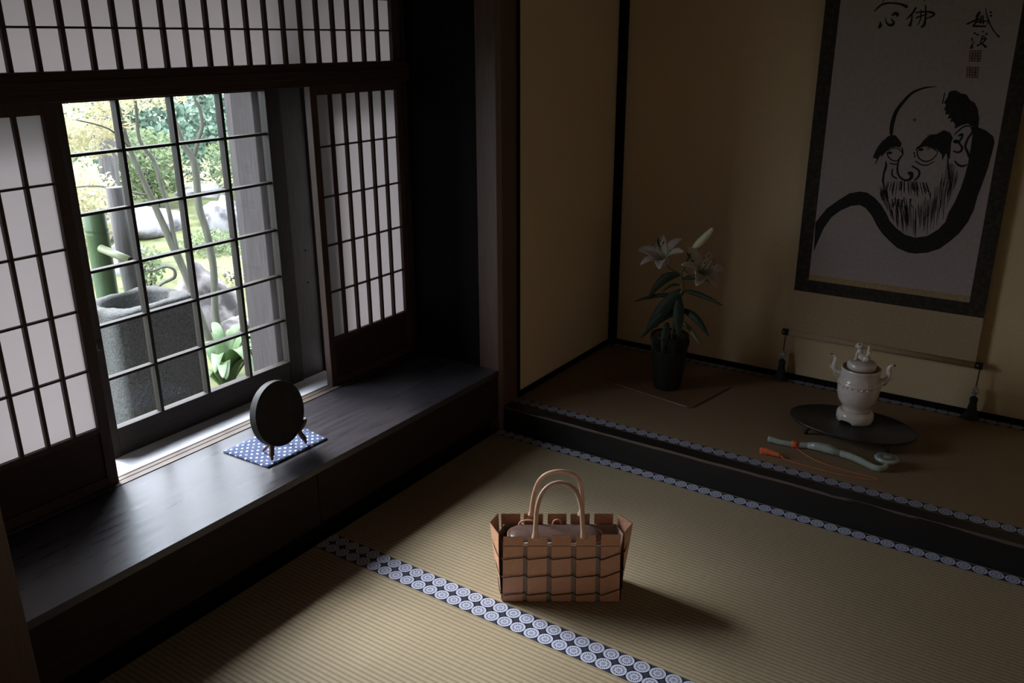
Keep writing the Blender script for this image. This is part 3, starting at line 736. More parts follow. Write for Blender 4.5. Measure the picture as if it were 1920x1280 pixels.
o.location = (-0.153, -0.958, 0.3935); o.rotation_euler = (0, 0, math.radians(5))
st.location = (-0.148, -0.945, ZC)
tag(o, 'thick dark round disc standing upright on the small stand before the window', 'disc')

# ------------------------------------------------------------------ flower arrangement
bd = G().prism([(-0.218,-0.142),(0.195,-0.142),(0.212,-0.125),(0.212,0.155),(-0.205,0.155),(-0.218,0.142)], 0.0, 0.006)
o = bd.build('vase_board', 'board', bevel=0.0015)
o.location = (0.455, 0.565, ZA+0.0004); o.rotation_euler = (0, 0, math.radians(-10))
tag(o, 'thin brown lacquer board lying under the dark flower vase', 'board')
VZ = ZA + 0.006
va = thing('flower_vase', 'tall dark basketwork vase with small ring handles holding the white lilies', 'vase', (0.472, 0.54, VZ))
prof = []
for z, r in ((0.0, 0.048), (0.004, 0.052), (0.05, 0.057), (0.10, 0.0645), (0.14, 0.069), (0.17, 0.0725)):
    prof.append((r, z))
pr = []
for i in range(52):
    z = 0.004 + 0.166*i/51
    r = 0.052 + 0.0205*(z/0.17)**0.85
    pr.append((r + (0.0012 if i % 2 else -0.0006), z))
G().lathe([(0.046, 0.0), (0.052, 0.001)] + pr + [(0.070, 0.171), (0.055, 0.171)], n=48, cap1=False).build('vase_body', 'vase', va)
def band(z0, z1, r0, r1, name):
    g = G(); n = 44; m = 5; vs = []; 
    for i in range(m+1):
        z = z0+(z1-z0)*i/m; r = r0+(r1-r0)*i/m
        for j in range(n):
            a = 2*PI*(j+0.5*(i % 2))/n; vs.append((r*math.cos(a), r*math.sin(a), z))
    fs = []
    for i in range(m):
        for j in range(n):
            k = (j+1) % n
            if i % 2 == 0: fs += [(i*n+j, i*n+k, (i+1)*n+j), (i*n+k, (i+1)*n+k, (i+1)*n+j)]
            else: fs += [(i*n+j, i*n+k, (i+1)*n+k), (i*n+j, (i+1)*n+k, (i+1)*n+j)]
    o = g.add(vs, fs).build(name, 'vase', va)
    w_ = o.modifiers.new('wire', 'WIREFRAME'); w_.thickness = 0.0030; w_.use_replace = True
    return o
band(0.170, 0.225, 0.0725, 0.0740, 'openwork_band')
G().lathe([(0.0700, 0.222), (0.0755, 0.223), (0.0770, 0.227), (0.0755, 0.231), (0.0705, 0.231), (0.0690, 0.226)], n=48, cap0=False, cap1=False).build('rim', 'vase', va)
G().lathe([(0.034, 0.01), (0.036, 0.215), (0.032, 0.215), (0.030, 0.02)], n=24, cap1=False).build('water_tube', 'vase', va)
for s in (-1, 1):
    G().tube([(s*0.078+0.012*math.sin(a)*0, 0.0+0.011*math.cos(a), 0.207+0.016*math.sin(a)) for a in [2*PI*i/16 for i in range(17)]], 0.0026, 6).build('ring_handle', 'vase', va)

LY = 0.54
li = thing('lily_stem', 'white lily stem with open blooms, a bud and dark leaves in the vase', 'flower', (0.472, LY, VZ))
OX, OY, OZ = 0.472, LY, VZ
def L(x, z, y=0.0): return (x-OX, y, z-OZ)
G().tube(curve([L(.470,.150),L(.486,.40),L(.503,.50),L(.514,.535),L(.507,.565),L(.502,.592)], 5), [0.0052]*12+[0.0056]*14, 8).build('stem', 'stem', li)
G().tube(curve([L(.502,.590),L(.512,.615),L(.522,.640),L(.533,.672),L(.545,.694)], 5), 0.0032, 8).build('stem', 'stem', li)
G().tube(curve([L(.502,.590),L(.480,.600,-.006),L(.458,.612,-.012),L(.444,.626,-.015)], 5), 0.0030, 8).build('stem', 'stem', li)
G().tube(curve([L(.512,.615),L(.540,.600,-.012),L(.572,.598,-.018)], 5), 0.0030, 8).build('stem', 'stem', li)
def leaf(p0, p1, wid, y1=0.0, y0=0.0, bow=0.02, m='leaf_dark', parent=None, name='leaf', tip=0.0, fold=0.25):
    a = Vector(L(p0[0], p0[1], y0)); b = Vector(L(p1[0], p1[1], y1)); n = 12
    d = b-a; side = d.cross(Vector((0.25, -1, 0.25))).normalized()
    nrm = side.cross(d).normalized()
    vs, fs = [], []
    for i in range(n+1):
        u = i/n; c = a + d*u + Vector((0, 0, bow*math.sin(PI*u))) + Vector((0, 0, -tip*u**3))
        w_ = wid*0.5*(math.sin(PI*min(1, u*0.92+0.08))**0.75)*(1-0.25*u) if i < n else 0.0004
        vs += [tuple(c - side*w_ + nrm*w_*fold), tuple(c), tuple(c + side*w_ + nrm*w_*fold)]
    for i in range(n):
        for k in (0, 1): fs.append((i*3+k, i*3+k+1, (i+1)*3+k+1, (i+1)*3+k))
    o = G().add(vs, fs, True).build(name, m, parent or li)
    s_ = o.modifiers.new('t', 'SOLIDIFY'); s_.thickness = 0.0008
    return o
leaf((.497,.592), (.375,.473), .042, -.03, bow=.030)
leaf((.500,.505), (.316,.454), .020, -.03, bow=.012)
leaf((.501,.548), (.429,.512), .012, -.02, bow=.012, tip=.012)
leaf((.530,.634), (.593,.656), .017, -.02, bow=.008)
leaf((.512,.576), (.648,.584), .024, -.03, bow=.014)
leaf((.520,.528), (.691,.498), .022, -.02, bow=.008)
leaf((.520,.450), (.650,.366), .034, -.03, bow=.018)
leaf((.525,.400), (.619,.318), .020, -.03, bow=.008, m='stem')
leaf((.514,.528), (.380,.325), .062, -.045, bow=.020)
leaf((.505,.500), (.531,.345), .048, -.055, -.01, bow=.004)
leaf((.505,.440), (.372,.318), .045, -.06, bow=.03)
leaf((.478,.400), (.478,.278), .034, -.086, -.045, bow=.012, m='leaf_dark')
leaf((.430,.375), (.349,.309), .020, -.04, -.03, bow=.012, m='stem')
leaf((.416,.695), (.409,.735), .011, -.03, -.03, bow=0.0)
leaf((.538,.660), (.520,.680), .007, 0, bow=0.0)
bp = curve([L(.545,.694),L(.560,.713),L(.580,.738),L(.602,.765),L(.621,.790)], 5)
br = [0.004+0.0115*math.sin(PI*min(1, (i/(len(bp)-1))*0.85+0.12))**0.9 for i in range(len(bp))]; br[-1] = 0.0015
G().tube(bp, br, 10).build('bud', 'bud', li)
def bloom(center, direc, length, spread, seed, skip=()):
    rnd = random.Random(seed)
    fl = bpy.data.objects.new('bloom', None); COL.objects.link(fl); fl.parent = li
    c = Vector(center); d = Vector(direc).normalized()
    a = d.orthogonal().normalized(); b = d.cross(a)
    for k in range(6):
        if k in skip: continue
        th = 2*PI*k/6 + rnd.uniform(-.1, .1)
        r_ = a*math.cos(th) + b*math.sin(th); tang = d.cross(r_)
        wid = (0.030 if k % 2 else 0.040)*rnd.uniform(.9, 1.1)*length/0.1
        n = 14; vs, fs = [], []
        lg = length*rnd.uniform(.92, 1.08)
        for i in range(n+1):
            u = i/n
            ang = math.radians(12 + spread*u**1.3)
            if i == 0: p = c.copy(); prev = p
            else: p = prev + (d*math.cos(ang) + r_*math.sin(ang))*(lg/n); prev = p
            w_ = wid*0.5*max(0.03, math.sin(PI*min(1, 0.10+u*0.90))**0.7)
            nn = (d*math.sin(ang) - r_*math.cos(ang))
            ruf = 0.10*math.sin(u*14+k)*w_
            vs += [tuple(p - tang*w_ + nn*(w_*0.30+ruf)), tuple(p-tang*w_*0.5+nn*w_*.05), tuple(p), tuple(p+tang*w_*0.5+nn*w_*.05), tuple(p + tang*w_ + nn*(w_*0.30-ruf))]
        for i in range(n):
            for j in range(4): fs.append((i*5+j, i*5+j+1, (i+1)*5+j+1, (i+1)*5+j))
        o = G().add(vs, fs, True).build('petal', 'petal', fl)
        s_ = o.modifiers.new('t', 'SOLIDIFY'); s_.thickness = 0.0009
    for k in range(6):
        th = 2*PI*k/6+0.5; r_ = a*math.cos(th) + b*math.sin(th)
        p1 = c + d*length*0.50 + r_*0.010; p2 = c + d*length*0.80 + r_*0.022
        g = G().tube([tuple(c), tuple(p1), tuple(p2)], 0.0009, 5)
        g.build('stamen', 'bud', fl)
        G().tube([tuple(p2 - (a+b)*0.005), tuple(p2), tuple(p2+(a+b)*0.005)], [0.0012, 0.002, 0.0012], 5).build('anther', 'anther', fl)
    G().tube([tuple(c), tuple(c+d*length*0.95)], [0.0013, 0.0016], 6).build('pistil', 'stem', fl)
bloom(L(.448,.628,-.015), (-0.15, -0.55, 0.80), 0.138, 92, 4)
bloom(L(.575,.600,-.018), (0.55, -0.38, 0.66), 0.134, 96, 9)

# ------------------------------------------------------------------ hanging scroll
YS = YB - 0.032
sc = thing('hanging_scroll', 'hanging scroll with ink portrait of a bearded bald man, dark brocade border', 'scroll', (1.196, YS, 0.316))
def SB(x0, x1, z0, z1, y0=0.0, y1=0.0008): return (x0-1.196, x1-1.196, y0, y1, z0-0.316, z1-0.316)
G().box(*SB(0.8505, 1.5425, 0.497, 2.15)).build('brocade_mount', 'silk_dark', sc)
G().box(*SB(0.8505, 1.5425, 0.318, 0.497)).build('lower_silk', 'silk_tan', sc)
G().box(*SB(0.904, 1.487, 0.572, 2.02, -0.0006, 0.0)).build('picture_paper', 'washi', sc)
G().box(*SB(0.904, 1.487, 0.548, 0.572, -0.0008, 0.0)).build('gold_strip', 'silk_gold', sc)
g = G().tube([(-0.3455, 0, -0.002), (0.3465, 0, -0.002)], 0.0125, 16); g.build('roller', 'silk_tan', sc)
for s in (-1, 1):
    G().tube([(s*0.346, 0, -0.002), (s*0.350, 0, -0.002), (s*0.3505, 0, -0.002), (s*0.372, 0, -0.002), (s*0.374, 0, -0.002)], [0.0125, 0.0125, 0.0142, 0.0142, 0.011], 16).build('roller_knob', 'knob', sc)
G().tube([(-0.36, 0.006, 1.842), (0.36, 0.006, 1.842)], 0.008, 10).build('top_rod', 'knob', sc)
G().tube([(-0.10, 0.006, 1.845), (0.0, 0.018, 1.93), (0.10, 0.006, 1.845)], 0.002, 6).build('hanging_cord', 'cord', sc)
STROKES=[[(1138,1137,12.3),(1137,1169,14.6),(1144,1212,13.5),(1164,1249,11.2),(1190,1281,9.0),(1222,1297,6.7),(1246,1302,4.5),(1265,1304,1.7)],[(1206,1188,2.8),(1210,1192,2.8),(1214,1188,2.8),(1211,1184,2.8),(1206,1188,2.8)],[(1137,1075,3.4),(1146,1081,3.4),(1161,1085,3.4),(1175,1080,3.4),(1184,1070,3.4)],[(1133,1066,4.5),(1140,1051,4.5),(1157,1040,4.5),(1172,1041,3.9),(1180,1053,3.4)],[(1139,1067,10.1),(1146,1067,10.1)],[(1148,1029,4.5),(1169,1027,4.5),(1176,1030,2.2)],[(1182,1086,5.6),(1187,1065,5.6),(1177,1042,5.6),(1176,1015,6.7),(1181,993,6.7),(1194,978,6.7),(1213,972,7.9),(1227,981,11.2),(1226,997,14.6),(1217,999,9.0)],[(1159,1008,5.0),(1162,986,5.6),(1179,976,5.6)],[(1226,1024,5.6),(1240,1017,6.2),(1252,1007,6.7),(1251,988,7.3),(1241,975,5.6)],[(1133,1034,4.5),(1136,1017,9.0),(1132,989,7.3),(1133,962,7.9),(1140,940,3.4)],[(1230,1083,4.5),(1241,1093,5.0),(1256,1099,5.0),(1270,1099,4.5),(1286,1092,5.0),(1300,1082,3.9)],[(1236,1081,4.5),(1236,1068,4.5),(1247,1052,4.5),(1268,1044,5.0),(1287,1053,4.5),(1298,1067,3.9),(1302,1081,2.8)],[(1243,1085,10.1),(1250,1086,10.1)],[(1233,1043,3.9),(1255,1032,4.5),(1275,1032,4.5),(1295,1046,3.4)],[(1225,1072,5.6),(1228,1068,3.4)],[(1227,1062,5.6),(1231,1058,3.4)],[(1396,1171,5.6),(1402,1156,6.7),(1391,1130,7.3),(1388,1104,7.9),(1398,1086,8.4),(1405,1071,9.0)],[(1347,1143,3.4),(1359,1159,5.0),(1376,1174,5.6),(1392,1175,5.6)],[(1363,1141,7.9),(1372,1146,7.9),(1372,1134,6.7),(1366,1117,6.7),(1377,1103,7.3),(1377,1089,7.9),(1366,1083,6.7),(1353,1087,4.5)],[(1353,1120,13.5),(1359,1120,13.5)],[(1362,1052,4.5),(1377,1039,7.9),(1392,1037,7.3),(1402,1043,4.5)],[(1338,1059,4.5),(1347,1017,6.7),(1358,975,5.6),(1357,932,4.5)],[(1295,1284,3.4),(1293,1248,4.5)],[(1098,1026,3.4),(1112,1065,5.6),(1127,1088,7.9)],[(1087,1046,2.8),(1099,1081,5.6),(1116,1109,6.7)]]
FILLS=[[(1311,1290),(1329,1293),(1347,1283),(1364,1281),(1379,1261),(1394,1254),(1407,1232),(1416,1203),(1418,1172),(1399,1174),(1384,1183),(1366,1177),(1353,1169),(1344,1163),(1344,1179),(1335,1189),(1327,1183),(1329,1199),(1317,1196),(1320,1211),(1307,1211),(1308,1223),(1301,1226),(1305,1244),(1297,1251),(1306,1269),(1307,1284)],[(1399,1176),(1418,1172),(1443,1163),(1469,1144),(1476,1125),(1474,1089),(1470,1037),(1461,979),(1453,936),(1449,887),(1437,842),(1414,796),(1389,765),(1359,733),(1321,714),(1281,705),(1255,706),(1216,718),(1187,740),(1156,766),(1131,797),(1110,830),(1085,856),(1062,866),(1030,859),(994,838),(963,808),(940,764),(923,708),(911,664),(905,781),(918,803),(942,841),(978,874),(1019,907),(1056,917),(1083,915),(1112,898),(1137,875),(1159,846),(1176,817),(1201,794),(1235,772),(1273,765),(1312,776),(1344,804),(1364,834),(1369,868),(1383,907),(1395,957),(1402,1005),(1405,1048),(1405,1105),(1404,1146)],[(1139,1132),(1155,1130),(1167,1117),(1179,1102),(1176,1088),(1160,1090),(1141,1083),(1127,1066),(1114,1049),(1112,1062),(1096,1017),(1100,1042),(1087,1046),(1095,1069),(1107,1097),(1125,1123)],[(1227,1089),(1240,1100),(1252,1122),(1270,1139),(1289,1142),(1311,1157),(1332,1150),(1344,1132),(1341,1117),(1343,1091),(1345,1059),(1338,1059),(1330,1079),(1322,1052),(1316,1073),(1299,1088),(1281,1097),(1265,1102),(1251,1098),(1237,1089)]]
